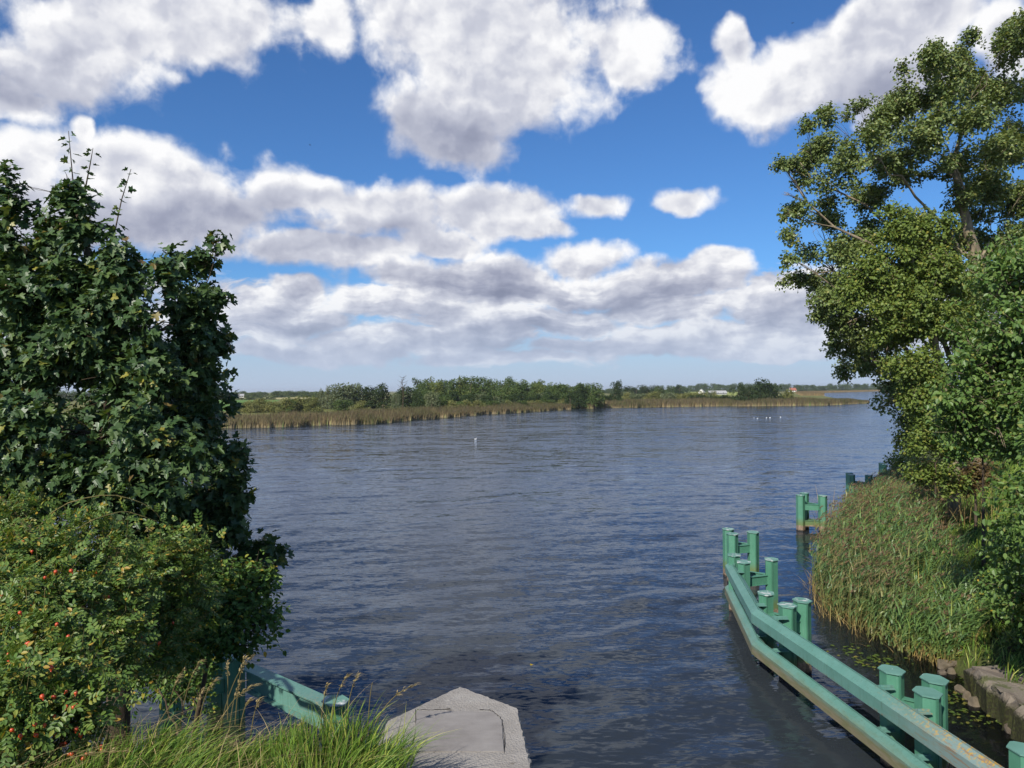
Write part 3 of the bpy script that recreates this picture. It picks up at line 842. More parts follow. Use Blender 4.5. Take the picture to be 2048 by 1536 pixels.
young = [(1800, 440, 36, 36, 26), (1790, 500, 55, 40, 26), (1760, 560, 60, 42, 26), (1850, 540, 60, 50, 26), (1700, 600, 40, 30, 26), (1815, 620, 60, 50, 25.5), (1890, 560, 40, 40, 26), (1830, 700, 45, 60, 25.5), (1860, 640, 50, 50, 25.5), (1790, 680, 40, 40, 26), (1850, 770, 34, 50, 25.5), (1830, 800, 24, 40, 25.5), (1870, 480, 40, 34, 26), (1920, 640, 30, 50, 26)]
yc = px_clumps(young, 26, 1.1)
yb = np.array([15.4, 26.5, float(right_land(np.array(15.4), np.array(26.5)))])
near_tree("young_poplar", "bright yellow-green leafy tree in front of the tall poplar", "tree", yb, [yb - [0, 0, .4], yb + [-.1, 0, 4], P(1850, 620, 26), P(1810, 470, 26)], [0.22, 0.18, 0.12, 0.04], yc, M_YOUNG, M_BARK, T_HEART, 11000, 6, 0.095, 0.36, P(1860, 640, 26.4), 700,
          droop=0.4, up=0.1, shell=0.25, gap=0.32, gscale=1.0, sub=(12, .36), subs=5, twig_r=0.006, sunward=0.3, r0=.25)

DH = 14.0
horn = [(2030, 540, 34, 50), (1990, 590, 45, 34), (2035, 640, 36, 45), (1965, 660, 46, 30), (2010, 720, 50, 36), (1950, 730, 40, 26), (1960, 800, 62, 34), (1915, 805, 36, 20), (2030, 800, 40, 46), (1990, 870, 55, 34), (1945, 855, 36, 20), (2035, 880, 34, 30), (2090, 990, 36, 50), (2090, 800, 70, 200), (2100, 560, 70, 120), (2140, 1050, 80, 100)]
hc = px_clumps(horn, DH, 1.3, 0.8)
hb = np.array([11.6, 13.8, float(right_land(np.array(11.6), np.array(13.8)))])
near_tree("hornbeam_tree", "leafy hornbeam with layered sprays at the right edge of the view", "tree", hb, [hb - [0, 0, .4], hb + [-.1, 0, 3], hb + [-.3, 0, 6], P(2060, 560, 14)], [0.22, 0.18, 0.13, 0.05], hc, M_BEAM, M_BARK, T_OVAL, 4200, 9, 0.095, 0.42, hb + np.array([0, 0, 4.5]), 700,
          droop=0.3, up=-0.05, shell=0.25, gap=0.30, gscale=1.1, sub=(12, .36), sunward=0.4, r0=.25, subs=4, twig_r=0.004)

elm = [(2025, 1125, 26, 26), (2050, 1080, 40, 46), (2035, 1190, 22, 22), (2075, 1180, 45, 60), (2150, 1000, 110, 160), (2250, 850, 150, 240), (2260, 1150, 150, 120)]
elm = [(a, b, c, d, 13.2 if a < 2120 else 11.5) for a, b, c, d in elm]
ec = px_clumps(elm, 10.8, 1.2, 0.5) + [(np.array(c), (r, r, r)) for c, r in (((9.7, 12.2, 4.2), .9), ((9.5, 12.6, 3.2), .7), ((10.3, 13.0, 5.2), 1.1), ((10.0, 11.8, 6.0), 1.2), ((10.6, 12.4, 3.0), .9))]  # extra out-of-view clumps thicken the elm so it shades the thicket
eb = np.array([10.8, 12.2, float(right_land(np.array(10.8), np.array(12.2)))])
near_tree("elm_tree", "near elm whose low green sprays hang over the shaded bank at right", "tree", eb, [eb - [0, 0, .4], eb + [0, 0, 3], eb + [-.2, .2, 6.5]], [0.2, 0.16, 0.06], ec, M_BEAM, M_BARK, T_OVAL, 4200, 8, 0.095, 0.36, eb + np.array([0, 0, 3]), 400,
          droop=0.3, up=0.0, shell=0.25, gap=0.34, gscale=1.5, subs=4, twig_r=0.003)


def shrub_of(name, label, lst, D, mat, size, twigs, zr=1.0, cat="shrub", T=T_OVAL, group=None, gs=1.2):
    c = px_clumps(lst, D, zr)
    cx = np.mean([q[0] for q in c], 0)
    b = np.array([cx[0], cx[1], float(right_land(np.array(cx[0]), np.array(cx[1])))])
    return near_tree(name, label, cat, b, [b - [0, 0, .3], b + [0, 0, .3], cx], [0.06, 0.05, 0.02], c, mat, M_BARK2, T, twigs, 7, size, size * 4, b, 200, part="foliage", tpart="stems", group=group,
                     droop=0.2, up=0.5, shell=0.3, gap=0.28, gscale=gs, sub=(10, .4), sunward=.3, subs=3, twig_r=0.004)


shrub_of("bank_shrub", "bright green shrub beneath the young poplar at the top of the reeds", [(1860, 900, 40, 50), (1890, 940, 55, 40), (1850, 950, 26, 26), (1895, 975, 36, 24), (1840, 915, 30, 34), (1890, 880, 50, 40)], 24, M_YOUNG, 0.10, 1500)
shrub_of("autumn_shrub", "shrub with rusty brown leaves below the hornbeam", [(1950, 955, 34, 24), (1930, 975, 26, 18), (1972, 965, 24, 18)], 24, M_RUST, 0.10, 320)
shrub_of("elder_shrub", "deep green shrub between the rusty shrub and the hornbeam", [(1940, 890, 50, 42), (1990, 910, 50, 40)], 20, M_SHRUB, 0.10, 1100)
shrub_of("sallow_shrub", "pale sprig of a shrub beside the dark farthest piles", [(1800, 935, 26, 16), (1812, 955, 26, 24), (1830, 930, 22, 24)], 40, M_YOUNG, 0.13, 420)
shrub_of("bramble_thicket", "shaded dark thicket on the right bank behind the reeds", [(2040, 1120, 34, 40), (2005, 1195, 26, 40), (2035, 1235, 34, 36), (2040, 1170, 36, 50), (2000, 1240, 24, 26)], 16.5, M_SHRUB, 0.09, 1300)
shrub_of("bank_seedling", "little yellow-green sapling in the grass above the concrete slab", [(2030, 1300, 15, 16), (2022, 1290, 9, 8)], 15.2, M_YOUNG, 0.06, 60)

# ------------------------------------------------------------------ reeds and grass
def pts_between(n, ys, left, right):
    """random ground points between a left and a right border given at the ys"""
    Y = rng.uniform(ys[0], ys[-1], n); u = rng.uniform(0, 1, n)
    l = np.interp(Y, ys, left); r = np.interp(Y, ys, right)
    return l + (r - l) * u, Y, u


WIND = np.array([1.0, 0.25, 0.0])
ry = [16.2, 16.8, 18, 20, 23, 28, 32, 37, 44]
rl = [9.3, 8.9, 8.45, 8.2, 9.0, 11.7, 13.9, 16.8, 21.0]
rr_ = [9.9, 10.2, 10.7, 11.5, 12.7, 14.6, 16.6, 19.8, 23.8]


def build_reeds():
    n = 6800
    X, Y, u = pts_between(n, ry, rl, rr_)
    dens = np.array([mnoise.noise(Vector((x * .7, y * .5, 3))) for x, y in zip(X, Y)])
    k = dens > -0.35; X, Y, u = X[k], Y[k], u[k]; n = len(X)
    gz = np.maximum(right_land(X, Y), -0.35)
    H = np.interp(Y, [16.2, 17.5, 20, 24, 31, 38, 44], [0.95, 1.25, 1.75, 2.0, 1.9, 1.25, 1.2]) * rng.uniform(0.75, 1.15, n) * np.interp(u, [0, .08, 1], [0.8, 1, 0.95])
    H = H + np.maximum(0, -gz)
    base = np.stack([X, Y, gz], 1)
    lean = WIND * (H * rng.uniform(0.05, 0.40, n))[:, None] + rng.normal(size=(n, 3)) * 0.10 * H[:, None] * [1, 1, 0]
    edge = np.interp(u, [0, .15], [1, 0])[:, None] * rng.uniform(0, .35, (n, 1)) * H[:, None]
    lean = lean + edge * np.array([-0.8, -0.5, 0])
    B = BL()
    V, p, tv = blades(base, H, np.full(n, 0.007), lean, 4); B.add(V, p, tv * 0.55)
    # leaves along the stalk
    for j in range(7):
        f = rng.uniform(0.22, 0.95, n)
        ll = np.linalg.norm(lean, axis=1)
        q = base + lean * (f ** 1.6)[:, None]
        q[:, 2] += H * (f - 0.35 * (ll / H).clip(0, 1.6) * f ** 2.2)
        L = rng.uniform(0.35, 0.65, n)
        a = rng.uniform(0, 6.28, n)
        d = nrm(np.stack([np.cos(a), np.sin(a), np.zeros(n)], 1) * 0.75 + WIND * 0.75)
        V, p, tv = blades(q, L * rng.uniform(0.25, 0.8, n), rng.uniform(0.011, 0.021, n), d * (L * rng.uniform(.5, .85, n))[:, None], 3)
        B.add(V, p, 0.25 + 0.45 * tv * 0 + 0.5 * np.repeat(f, 8) + 0.1 * tv)
    B.build_ = None
    o = B.build("reeds", M_REED); tag(o, "dense green reeds growing along the right bank", "reeds", kind="stuff")
    # plumes
    k = rng.uniform(size=n) < np.interp(Y, [17, 21, 30], [.25, .7, .95])
    tip = base[k] + lean[k]; ll = np.linalg.norm(lean[k], axis=1)
    tip[:, 2] += H[k] * (1 - 0.35 * (ll / H[k]).clip(0, 1.6))
    B2 = BL()
    for j in range(7):
        m_ = len(tip); L = rng.uniform(0.10, 0.26, m_)
        d = nrm(WIND * 0.9 + rng.normal(size=(m_, 3)) * 0.55 * [1, 1, 0])
        V, p, tv = blades(tip - [0, 0, .08], L * rng.uniform(0.2, 0.9, m_), np.full(m_, 0.012), d * L[:, None], 2); B2.add(V, p, tv)
    o = B2.build("reed_plumes", M_PLUME); tag(o, "brownish seed plumes above the right bank reeds", "reeds", kind="stuff")
    # dead straw at the foot and in a pale patch
    n = 3600
    X, Y, u = pts_between(n, ry, np.array(rl) - .15, np.array(rl) + 0.9)
    s2 = rng.uniform(size=n) < 0.35
    cx, cy = 14.4, 28.6
    X[s2] = cx + rng.normal(size=s2.sum()) * 0.8; Y[s2] = cy + rng.normal(size=s2.sum()) * 2.2
    gz = np.maximum(right_land(X, Y), -0.25)
    H = rng.uniform(0.35, 0.9, n); H[s2] = rng.uniform(0.9, 2.0, s2.sum())
    lean = rng.normal(size=(n, 3)) * [.35, .35, 0] * H[:, None] + np.where(s2, 0, -0.25)[:, None] * np.array([1, .8, 0]) * H[:, None]
    B3 = BL(); B3.add(*blades(np.stack([X, Y, gz], 1), H, np.full(n, 0.010), lean, 4))
    o = B3.build("dead_reeds", M_STRAW); tag(o, "pale dead reed straw at the water's edge of the right bank", "reeds", kind="stuff")


M_REED = blade_mat("reed_blade", (0.32, 0.27, 0.10), (0.115, 0.205, 0.058), (0.14, 0.225, 0.078), [(0.0, (0.6, 0.7, 0.7)), (0.6, (1.0, 1.0, 0.9)), (0.85, (1.3, 1.2, 0.9)), (1.0, (2.2, 1.5, 1.0))], 0.45, 0.4, 0.3, patch=(0.24, 0.20, 0.08))
M_PLUME = blade_mat("reed_plume", (0.15, 0.10, 0.055), (0.17, 0.115, 0.07), (0.20, 0.14, 0.09), [(0, (.7, .7, .7)), (1, (1.3, 1.25, 1.2))], 0.8, 0.1)
M_STRAW = blade_mat("reed_straw", (0.28, 0.21, 0.09), (0.42, 0.32, 0.14), (0.40, 0.30, 0.13), [(0, (.55, .5, .45)), (1, (1.2, 1.15, 1.0))], 0.7, 0.15)
build_reeds()

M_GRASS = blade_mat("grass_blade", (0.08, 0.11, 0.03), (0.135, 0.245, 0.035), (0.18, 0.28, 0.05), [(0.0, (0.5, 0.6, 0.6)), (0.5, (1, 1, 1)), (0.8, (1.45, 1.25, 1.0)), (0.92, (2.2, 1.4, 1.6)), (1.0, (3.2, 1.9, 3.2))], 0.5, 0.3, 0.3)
M_DRY = blade_mat("dry_grass", (0.20, 0.17, 0.07), (0.40, 0.32, 0.16), (0.46, 0.36, 0.20), [(0, (.7, .7, .65)), (1, (1.15, 1.1, 1.05))], 0.7, 0.15)


def bank_grass():
    n = 60000
    Y = rng.uniform(9, 44, n) ** 1.0
    s = rng.uniform(0.15, 9.0, n)
    X = np.interp(Y, YS, XS) + s
    ex_ = (X > np.interp(Y, ry, rl)) & (X < np.interp(Y, ry, rr_)) & (Y > 16.5)
    slab = (Y < 15.4) & (Y > 10) & (X < 9.40 + 0.25 * np.sin(Y * 3) + 0.12 * np.sin(Y * 11))
    k = ~ex_ & ~slab
    X, Y = X[k], Y[k]; n = len(X)
    z = np.maximum(right_land(X, Y) + bumps(X, Y, 1, .05), np.where((Y < 15) & (Y > 9.5) & (X < 10), .55, -9))
    H = rng.uniform(0.14, 0.45, n)
    lean = rng.normal(size=(n, 3)) * [.5, .5, 0] * H[:, None] + WIND * (H * .3)[:, None]
    B = BL(); B.add(*blades(np.stack([X, Y, z], 1), H, rng.uniform(.006, .012, n) * (1 + Y / 40), lean, 3))
    tag(B.build("grass", M_GRASS), "short green grass on the right bank between reeds and trees", "grass", kind="stuff")


bank_grass()


def foreground_grass():
    n = 44000
    X = rng.uniform(-4.2, -0.45, n); Y = rng.uniform(2.5, 5.3, n)
    k = (X < -0.62 - 0.10 * np.sin(Y * 9) + (3.9 - Y) * 0.12)
    k &= Y < 4.35 + 0.30 * np.sin(X * 2.3 + 1) + np.clip(-X - 1.5, 0, 1) * -0.15 + rng.normal(size=n) * 0.12
    X, Y = X[k], Y[k]
    tuft = np.array([mnoise.noise(Vector((x * 3.2, y * 3.2, 1.7))) for x, y in zip(X, Y)])
    kk = tuft > rng.uniform(-0.9, 0.0, len(X)); X, Y, tuft = X[kk], Y[kk], tuft[kk]; n = len(X)
    z = zl(X, Y)
    H = rng.uniform(0.07, 0.20, n) * (1 + 0.8 * tuft) * np.interp(X, [-4, -2.2, -1.2, -0.8], [0.75, 0.7, 0.85, 1.05])
    fx = np.array([mnoise.noise(Vector((x * 1.6, y * 1.6, 9))) for x, y in zip(X, Y)])
    ang = fx * 6
    flow = np.stack([np.cos(ang), np.sin(ang) * .8, np.zeros(n)], 1)
    lean = (flow * 0.55 + WIND * 0.45) * (H * rng.uniform(.3, 1.25, n))[:, None] + rng.normal(size=(n, 3)) * [.22, .22, 0] * H[:, None]
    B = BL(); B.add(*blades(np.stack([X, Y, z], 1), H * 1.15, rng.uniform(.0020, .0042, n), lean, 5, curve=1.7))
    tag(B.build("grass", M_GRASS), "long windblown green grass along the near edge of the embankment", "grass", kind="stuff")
    # lying straw between the blades
    n = 2600
    X = rng.uniform(-3.8, -0.7, n); Y = rng.uniform(2.7, 4.3, n)
    z = zl(X, Y) + 0.02; H = rng.uniform(.08, .26, n)
    lean = (WIND * .9 + rng.normal(size=(n, 3)) * [.9, .8, 0]) * H[:, None]
    B = BL(); B.add(*blades(np.stack([X, Y, z], 1), H, rng.uniform(.001, .0022, n), lean, 5))
    tag(B.build("dry_grass", M_DRY), "straw coloured dead grass lying among the green blades", "grass", kind="stuff")


foreground_grass()

# seed stalks: base pixel, head pixel, distance
stalks = [((275, 1532), (385, 1372), 3.35, 0), ((440, 1440), (505, 1312), 3.9, 1), ((470, 1430), (488, 1318), 3.9, 1), ((455, 1420), (455, 1325), 3.8, 1), ((360, 1430), (402, 1322), 3.8, 1), ((330, 1440), (365, 1342), 3.7, 1), ((395, 1440), (430, 1360), 3.7, 1), ((430, 1450), (510, 1370), 3.6, 1),
          ((385, 1460), (405, 1380), 3.6, 1), ((455, 1470), (480, 1365), 3.7, 1), ((660, 1440), (695, 1352), 3.9, 1), ((640, 1450), (655, 1370), 3.8, 1), ((690, 1440), (716, 1350), 4.0, 1), ((740, 1450), (830, 1370), 3.9, 1), ((30, 1440), (165, 1395), 3.4, 1), ((480, 1440), (500, 1400), 3.8, 1), ((500, 1460), (520, 1400), 3.7, 1), ((60, 1530), (250, 1502), 3.1, 1), ((560, 1500), (600, 1450), 3.5, 1), ((735, 1450), (745, 1365), 4.0, 0)]
for i, (a, b, D, head) in enumerate(stalks):
    q0 = P(*a, D); q2 = P(*b, D + 0.05); q1 = np.array([(q0[0] * .65 + q2[0] * .35), (q0[1] + q2[1]) / 2, q0[2] * .3 + q2[2] * .7 + 0.02])
    c = bez(q0 - [0, 0, .05], q1, q2, 10)
    e = empty("grass_stalk", q0); 
    tag(e, "tall straw coloured grass stalk with drooping seed head in the foreground" if head else "tall bare straw stalk without seed head in the foreground grass", "grass stalk", "dry grass stalks along the near edge")
    mb = MB(); mb.tube(c, np.linspace(0.0028, 0.0014, 10), 4); mb.build("stem", M_DRY, e)
    if head:
        B = BL(); k = 46; s = rng.integers(6, 10, k); dd = nrm(c[-1] - c[-3])
        base = c[s] + rng.normal(size=(k, 3)) * .004
        B.add(*blades(base, rng.uniform(.0, .02, k) * np.sign(dd[2] + .3), rng.uniform(.0022, .0042, k), dd * [1, 1, 0] * rng.uniform(.015, .035, k)[:, None] + rng.normal(size=(k, 3)) * [.008, .008, 0], 2))
        B.build("seed_head", M_DRY, e)

# ------------------------------------------------------------------ concrete wing wall
m, t = material("weathered_concrete")
tc = t.n("ShaderNodeTexCoord").outputs["Object"]
n = t.noise(tc, 3.0, 6, 0.65); vo = t.n("ShaderNodeTexVoronoi"); t.set(vo.inputs["Vector"], tc); vo.inputs["Scale"].default_value = 85
n3 = t.noise(tc, 60, 5, 0.7)
c = t.ramp(n, [(0.3, (0.195, 0.18, 0.16)), (0.55, (0.275, 0.255, 0.23)), (0.75, (0.34, 0.32, 0.29))])
c = t.mix(t.math('MULTIPLY', t.step(vo.outputs["Distance"], 0.05, 0.32, 1.0, 0.0), t.step(n3, 0.45, 0.7)), c, (0.50, 0.46, 0.41))
c = t.mix(t.step(n3, 0.55, 0.75, 0.0, 0.7), c, (0.13, 0.11, 0.09))
lich = t.noise(tc, 9, 6, .7)
c = t.mix(t.step(lich, .60, .68, 0, .6), c, (0.42, 0.40, 0.36))
c = t.mix(t.step(lich, .30, .40, .65, 0), c, (0.10, 0.085, 0.065))
hh = t.math('ADD', t.math('MULTIPLY', n3, 0.7), t.math('MULTIPLY', vo.outputs["Distance"], 0.6))
t.out(principled(t, c, 0.92, 0.2, t.bump(hh, 0.7, 0.008)))
M_CONC = m
m, t = material("smooth_concrete")
tc = t.n("ShaderNodeTexCoord").outputs["Object"]
n = t.noise(tc, 4.0, 6, 0.6); n2 = t.noise(t.vmath('MULTIPLY', tc, (1, 2, 1)), 9, 5, 0.65); n3 = t.noise(tc, 90, 4, 0.7)
c = t.ramp(t.math('ADD', t.math('MULTIPLY', n, .6), t.math('MULTIPLY', n2, .4)), [(0.3, (0.16, 0.147, 0.135)), (0.5, (0.222, 0.205, 0.19)), (0.7, (0.275, 0.258, 0.24))])
c = t.mix(t.step(n3, .6, .8, 0, .5), c, (0.14, .12, .11))
t.out(principled(t, c, 0.85, 0.25, t.bump(n3, 0.35, 0.004)))
M_SMOOTH = m

ZC = 4.22
pier = empty("wing_wall", (-0.3, 4.0, 0)); tag(pier, "grey pitted concrete wall end with pointed nose beside the grass", "concrete wall")
out = [G(920, 1372, ZC)[:2], G(775, 1440, ZC)[:2], np.array([-0.70, 3.2]), np.array([-0.68, 2.2]), np.array([0.20, 2.2]), G(1065, 1536, ZC)[:2], G(1035, 1415, ZC)[:2]]


def rough_ring(poly, z, n=26, amp=0.004, inset=0.0):
    poly = np.asarray(poly); cen = poly.mean(0); R = []
    for i in range(len(poly)):
        a, b = poly[i], poly[(i + 1) % len(poly)]
        for k in range(n):
            q = a + (b - a) * k / n
            q = q + (cen - q) / np.linalg.norm(cen - q) * inset
            w = 0 if k == 0 else 1
            R.append((*(q + rng.normal(size=2) * amp * (0.4 + 0.6 * w)), z + rng.normal() * amp * 0.5))
    return np.array(R)


r1 = rough_ring(out, ZC, amp=.0022, inset=0.012); r2 = rough_ring(out, ZC - 0.014, amp=.003); r3 = rough_ring(out, ZC - 0.6); r4 = rough_ring(out, -2.5)
k = len(r1); V = np.vstack([r1, r2, r3, r4])
q = [[l * k + i, (l + 1) * k + i, (l + 1) * k + (i + 1) % k, l * k + (i + 1) % k] for l in range(3) for i in range(k)]
mobj("wall_body", V, [[list(range(k))], q], M_CONC, pier)
pp = [G(833, 1422, ZC + .004)[:2], G(828, 1503, ZC + .004)[:2], G(1008, 1503, ZC + .004)[:2], G(1003, 1440, ZC + .004)[:2], G(985, 1424, ZC + .004)[:2]]
ra = rough_ring(pp, ZC + .006, 10, 0.0012); rb_ = rough_ring(pp, ZC - .02, 10, 0.0012); k = len(ra)
mobj("repair_patch", np.vstack([ra, rb_]), [[list(range(k))], [[i, k + i, k + (i + 1) % k, (i + 1) % k] for i in range(k)]], M_SMOOTH, pier)
mb = MB(); M_CRACK = plain_mat("crack_dirt", (0.02, 0.018, 0.015), (0.04, 0.035, 0.03), 40)
for a, b in (((832, 1419), (827, 1525)), ((832, 1419.5), (900, 1418)), ((960, 1419), (985, 1421)), ((985, 1421), (1004, 1439)), ((1004, 1439), (1010, 1506))):
    A = G(*a, ZC + .003); Bp = G(*b, ZC + .003)
    mb.tube([A + (Bp - A) * f + rng.normal(size=3) * [.004, .004, 0] for f in np.linspace(0, 1, 9)], np.full(9, 0.0016) * rng.uniform(.4, 1.5, 9), 4)
mb.build("crack", M_CRACK, pier)

# ------------------------------------------------------------------ steel fenders and dolphins
m, t = material("green_paint")
tc = t.n("ShaderNodeTexCoord").outputs["Object"]; geo = t.n("ShaderNodeNewGeometry").outputs["Position"]
sp = t.n("ShaderNodeSeparateXYZ"); t.set(sp.inputs[0], geo)
n = t.noise(geo, 2.2, 5, 0.6); n2 = t.noise(t.vmath('MULTIPLY', geo, (9, 9, 0.7)), 4, 4, 0.6); n3 = t.noise(geo, 26, 5, 0.65)
c = t.mix(t.step(n, .3, .7), (0.058, 0.185, 0.115), (0.078, 0.225, 0.145))
c = t.mix(t.step(n2, .5, .75, 0, .45), c, (0.12, 0.26, 0.185))
c = t.mix(t.step(n2, .22, .42, .45, 0), c, (0.045, 0.155, 0.09))
zz = t.math('ADD', sp.outputs[2], t.math('MULTIPLY', t.math('SUBTRACT', n3, .5), 0.22))
c = t.mix(t.step(zz, 0.30, 0.62, 0.75, 0.0), c, (0.12, 0.14, 0.035))
c = t.mix(t.step(zz, 0.20, 0.27, 1.0, 0.0), c, t.mix(t.step(n3, .4, .6), (0.26, 0.19, 0.13), (0.16, 0.11, 0.07)))
c = t.mix(t.step(zz, 0.02, 0.07, 1.0, 0.0), c, (0.02, 0.018, 0.014))
c = t.mix(t.step(n3, .70, .76, 0, .8), c, (0.16, 0.085, 0.04))
t.out(principled(t, c, 0.5, 0.35, t.bump(n3, 0.15, 0.004)))
M_GREEN = m
m, t = material("rail_paint")
geo = t.n("ShaderNodeNewGeometry").outputs["Position"]
sp = t.n("ShaderNodeSeparateXYZ"); t.set(sp.inputs[0], geo)
n = t.noise(geo, 1.6, 5, 0.6); n2 = t.noise(t.vmath('MULTIPLY', geo, (3, .6, 6)), 4, 5, 0.65); n3 = t.noise(geo, 20, 5, 0.65)
c = t.mix(t.step(n, .3, .7), (0.085, 0.205, 0.165), (0.11, 0.24, 0.20))
drip = t.noise(t.vmath('MULTIPLY', geo, (7, 7, 1.2)), 3, 5, .65)
c = t.mix(t.step(drip, .50, .72, 0, .55), c, (0.06, 0.125, 0.085))
c = t.mix(t.step(drip, .24, .38, .4, 0), c, (0.15, 0.29, 0.245))
wear = t.step(t.math('ADD', sp.outputs[1], t.math('MULTIPLY', t.math('SUBTRACT', n2, .5), 3.0)), 9.6, 12.2, 1.0, 0.0)
wear = t.math('MULTIPLY', wear, t.step(sp.outputs[2], 0.75, 0.85))
c = t.mix(t.math('MULTIPLY', wear, .75), c, (0.20, 0.25, 0.24))
c = t.mix(t.math('MULTIPLY', wear, t.step(n2, .50, .62)), c, (0.24, 0.13, 0.06))
c = t.mix(t.math('MULTIPLY', wear, t.math('MULTIPLY', t.step(n3, .5, .6), t.step(sp.outputs[2], 1.16, 1.24))), c, (0.42, 0.26, 0.05))
zz = t.math('ADD', sp.outputs[2], t.math('MULTIPLY', t.math('SUBTRACT', n2, .5), 0.25))
c = t.mix(t.step(zz, 0.40, 0.60, 0.92, 0.0), c, t.mix(t.step(n2, .35, .65), (0.13, 0.125, 0.05), (0.20, 0.155, 0.095)))
c = t.mix(t.math('MULTIPLY', t.step(zz, .92, 1.02, 1, 0), t.math('MULTIPLY', t.step(zz, .76, .80), t.step(n3, .45, .6))), c, (0.15, 0.10, 0.055))
c = t.mix(t.step(t.noise(geo, 55, 3, .6), .66, .72, 0, .5), c, (0.28, 0.33, 0.28))
c = t.mix(t.step(n3, .68, .75, 0, .8), c, (0.15, 0.10, 0.05))
t.out(principled(t, c, 0.5, 0.35, t.bump(n3, 0.2, 0.004)))
M_RAIL = m
m, t = material("cap_plate_paint")
geo = t.n("ShaderNodeNewGeometry").outputs["Position"]
n = t.noise(geo, 7, 5, 0.65); n3 = t.noise(geo, 3, 3)
c = t.mix(t.step(n3, .3, .7), (0.10, 0.22, 0.175), (0.13, 0.27, 0.22))
sp = t.n("ShaderNodeSeparateXYZ"); t.set(sp.inputs[0], geo)
far = t.math('MAXIMUM', t.step(sp.outputs[1], 12.5, 16), t.step(sp.outputs[0], -2, 0, 1, 0))
c = t.mix(t.math('MULTIPLY', far, t.step(n, .52, .60, 0, .75)), c, (0.50, 0.52, 0.50))
c = t.mix(t.step(n, .66, .7), c, (0.62, 0.62, 0.6))
t.out(principled(t, c, 0.6, 0.3))
M_CAP = m

SEC = [(-.15, -.095), (-.02, -.19), (-.012, -.205), (.0, -.196), (.012, -.205), (.02, -.19), (.15, -.095), (.15, .095), (.02, .19), (-.02, .19), (-.15, .095)]
CAPS = [(-.17, -.11), (-.03, -.225), (.03, -.225), (.17, -.11), (.17, .11), (.03, .22), (-.03, .22), (-.17, .11)]
mb = MB(); mb.prism(SEC, (0, 0, -4.0), (0, 0, -0.014), (1, 0, 0), (0, 1, 0))
for sx_ in (-1, 1):      # welded seam bars standing proud of the interlock
    mb.prism([(sx_ * .010 - .004, -.222), (sx_ * .010 + .004, -.222), (sx_ * .010 + .004, -.19), (sx_ * .010 - .004, -.19)], (0, 0, -4.0), (0, 0, -0.016), (1, 0, 0), (0, 1, 0))
V_, P_ = mb.get(); PILE = make_mesh("pile", V_, P_); PILE.materials.append(M_GREEN)
mb = MB(); mb.prism(CAPS, (0, 0, -.012), (0, 0, .006), (1, 0, 0), (0, 1, 0)); V_, P_ = mb.get()
CAP = make_mesh("cap_plate", V_, P_); CAP.materials.append(M_CAP)


def pile(e, x, y, zt=1.5, rot=0.0):
    o = child("pile", PILE, e, (x - e.location.x, y - e.location.y, zt), (0, 0, rot))
    child("cap_plate", CAP, o)


def strut(e, a, b, z, hgt=0.24, wid=0.12):
    a = np.array([*a, z]); b = np.array([*b, z]); d = b - a; L = np.linalg.norm(d); d /= L; s = np.array([-d[1], d[0], 0])
    a = a + d * .16; b = b - d * .16
    mb = MB(); w = wid / 2; h = hgt / 2; f = 0.014
    # I-section lying with an upright web: flanges above and below
    mb.prism([(-w, h - f), (w, h - f), (w, h), (-w, h)], a, b, s, (0, 0, 1))
    mb.prism([(-w, -h), (w, -h), (w, -h + f), (-w, -h + f)], a, b, s, (0, 0, 1))
    mb.prism([(-.035, -h + f), (.035, -h + f), (.035, h - f), (-.035, h - f)], a, b, s, (0, 0, 1))
    mb.build("strut", M_GREEN, e)


RSEC = [(-.15, -.10), (-.02, -.19), (.0, -.185), (.02, -.19), (.14, -.10), (.14, .10), (.022, .185), (.02, .20), (.008, .20), (.006, .175), (-.006, .175), (-.008, .192), (-.02, .192), (-.15, .10)]


def rail(e, name, path, z):
    """box rail of two trough profiles, mitred at the bends; -u faces the channel"""
    path = [np.array([*q, z]) for q in path]
    mb = MB(); rings = []
    for i, q in enumerate(path):
        d0 = nrm(path[i] - path[i - 1]) if i else nrm(path[1] - path[0])
        d1 = nrm(path[i + 1] - path[i]) if i < len(path) - 1 else d0
        d = nrm(d0 + d1); s = np.array([d[1], -d[0], 0.0]); s = s / max(s @ np.array([d0[1], -d0[0], 0]), .5)
        rings.append(np.array([q + s * u + np.array([0, 0, v]) for u, v in RSEC]))
    k = len(RSEC); V = np.vstack(rings); n = len(path)
    qd = [[l * k + i, l * k + (i + 1) % k, (l + 1) * k + (i + 1) % k, (l + 1) * k + i] for l in range(n - 1) for i in range(k)]
    mobj(name, V, [qd, [list(range(k))[::-1]], [list(range((n - 1) * k, n * k))]], M_RAIL, e)


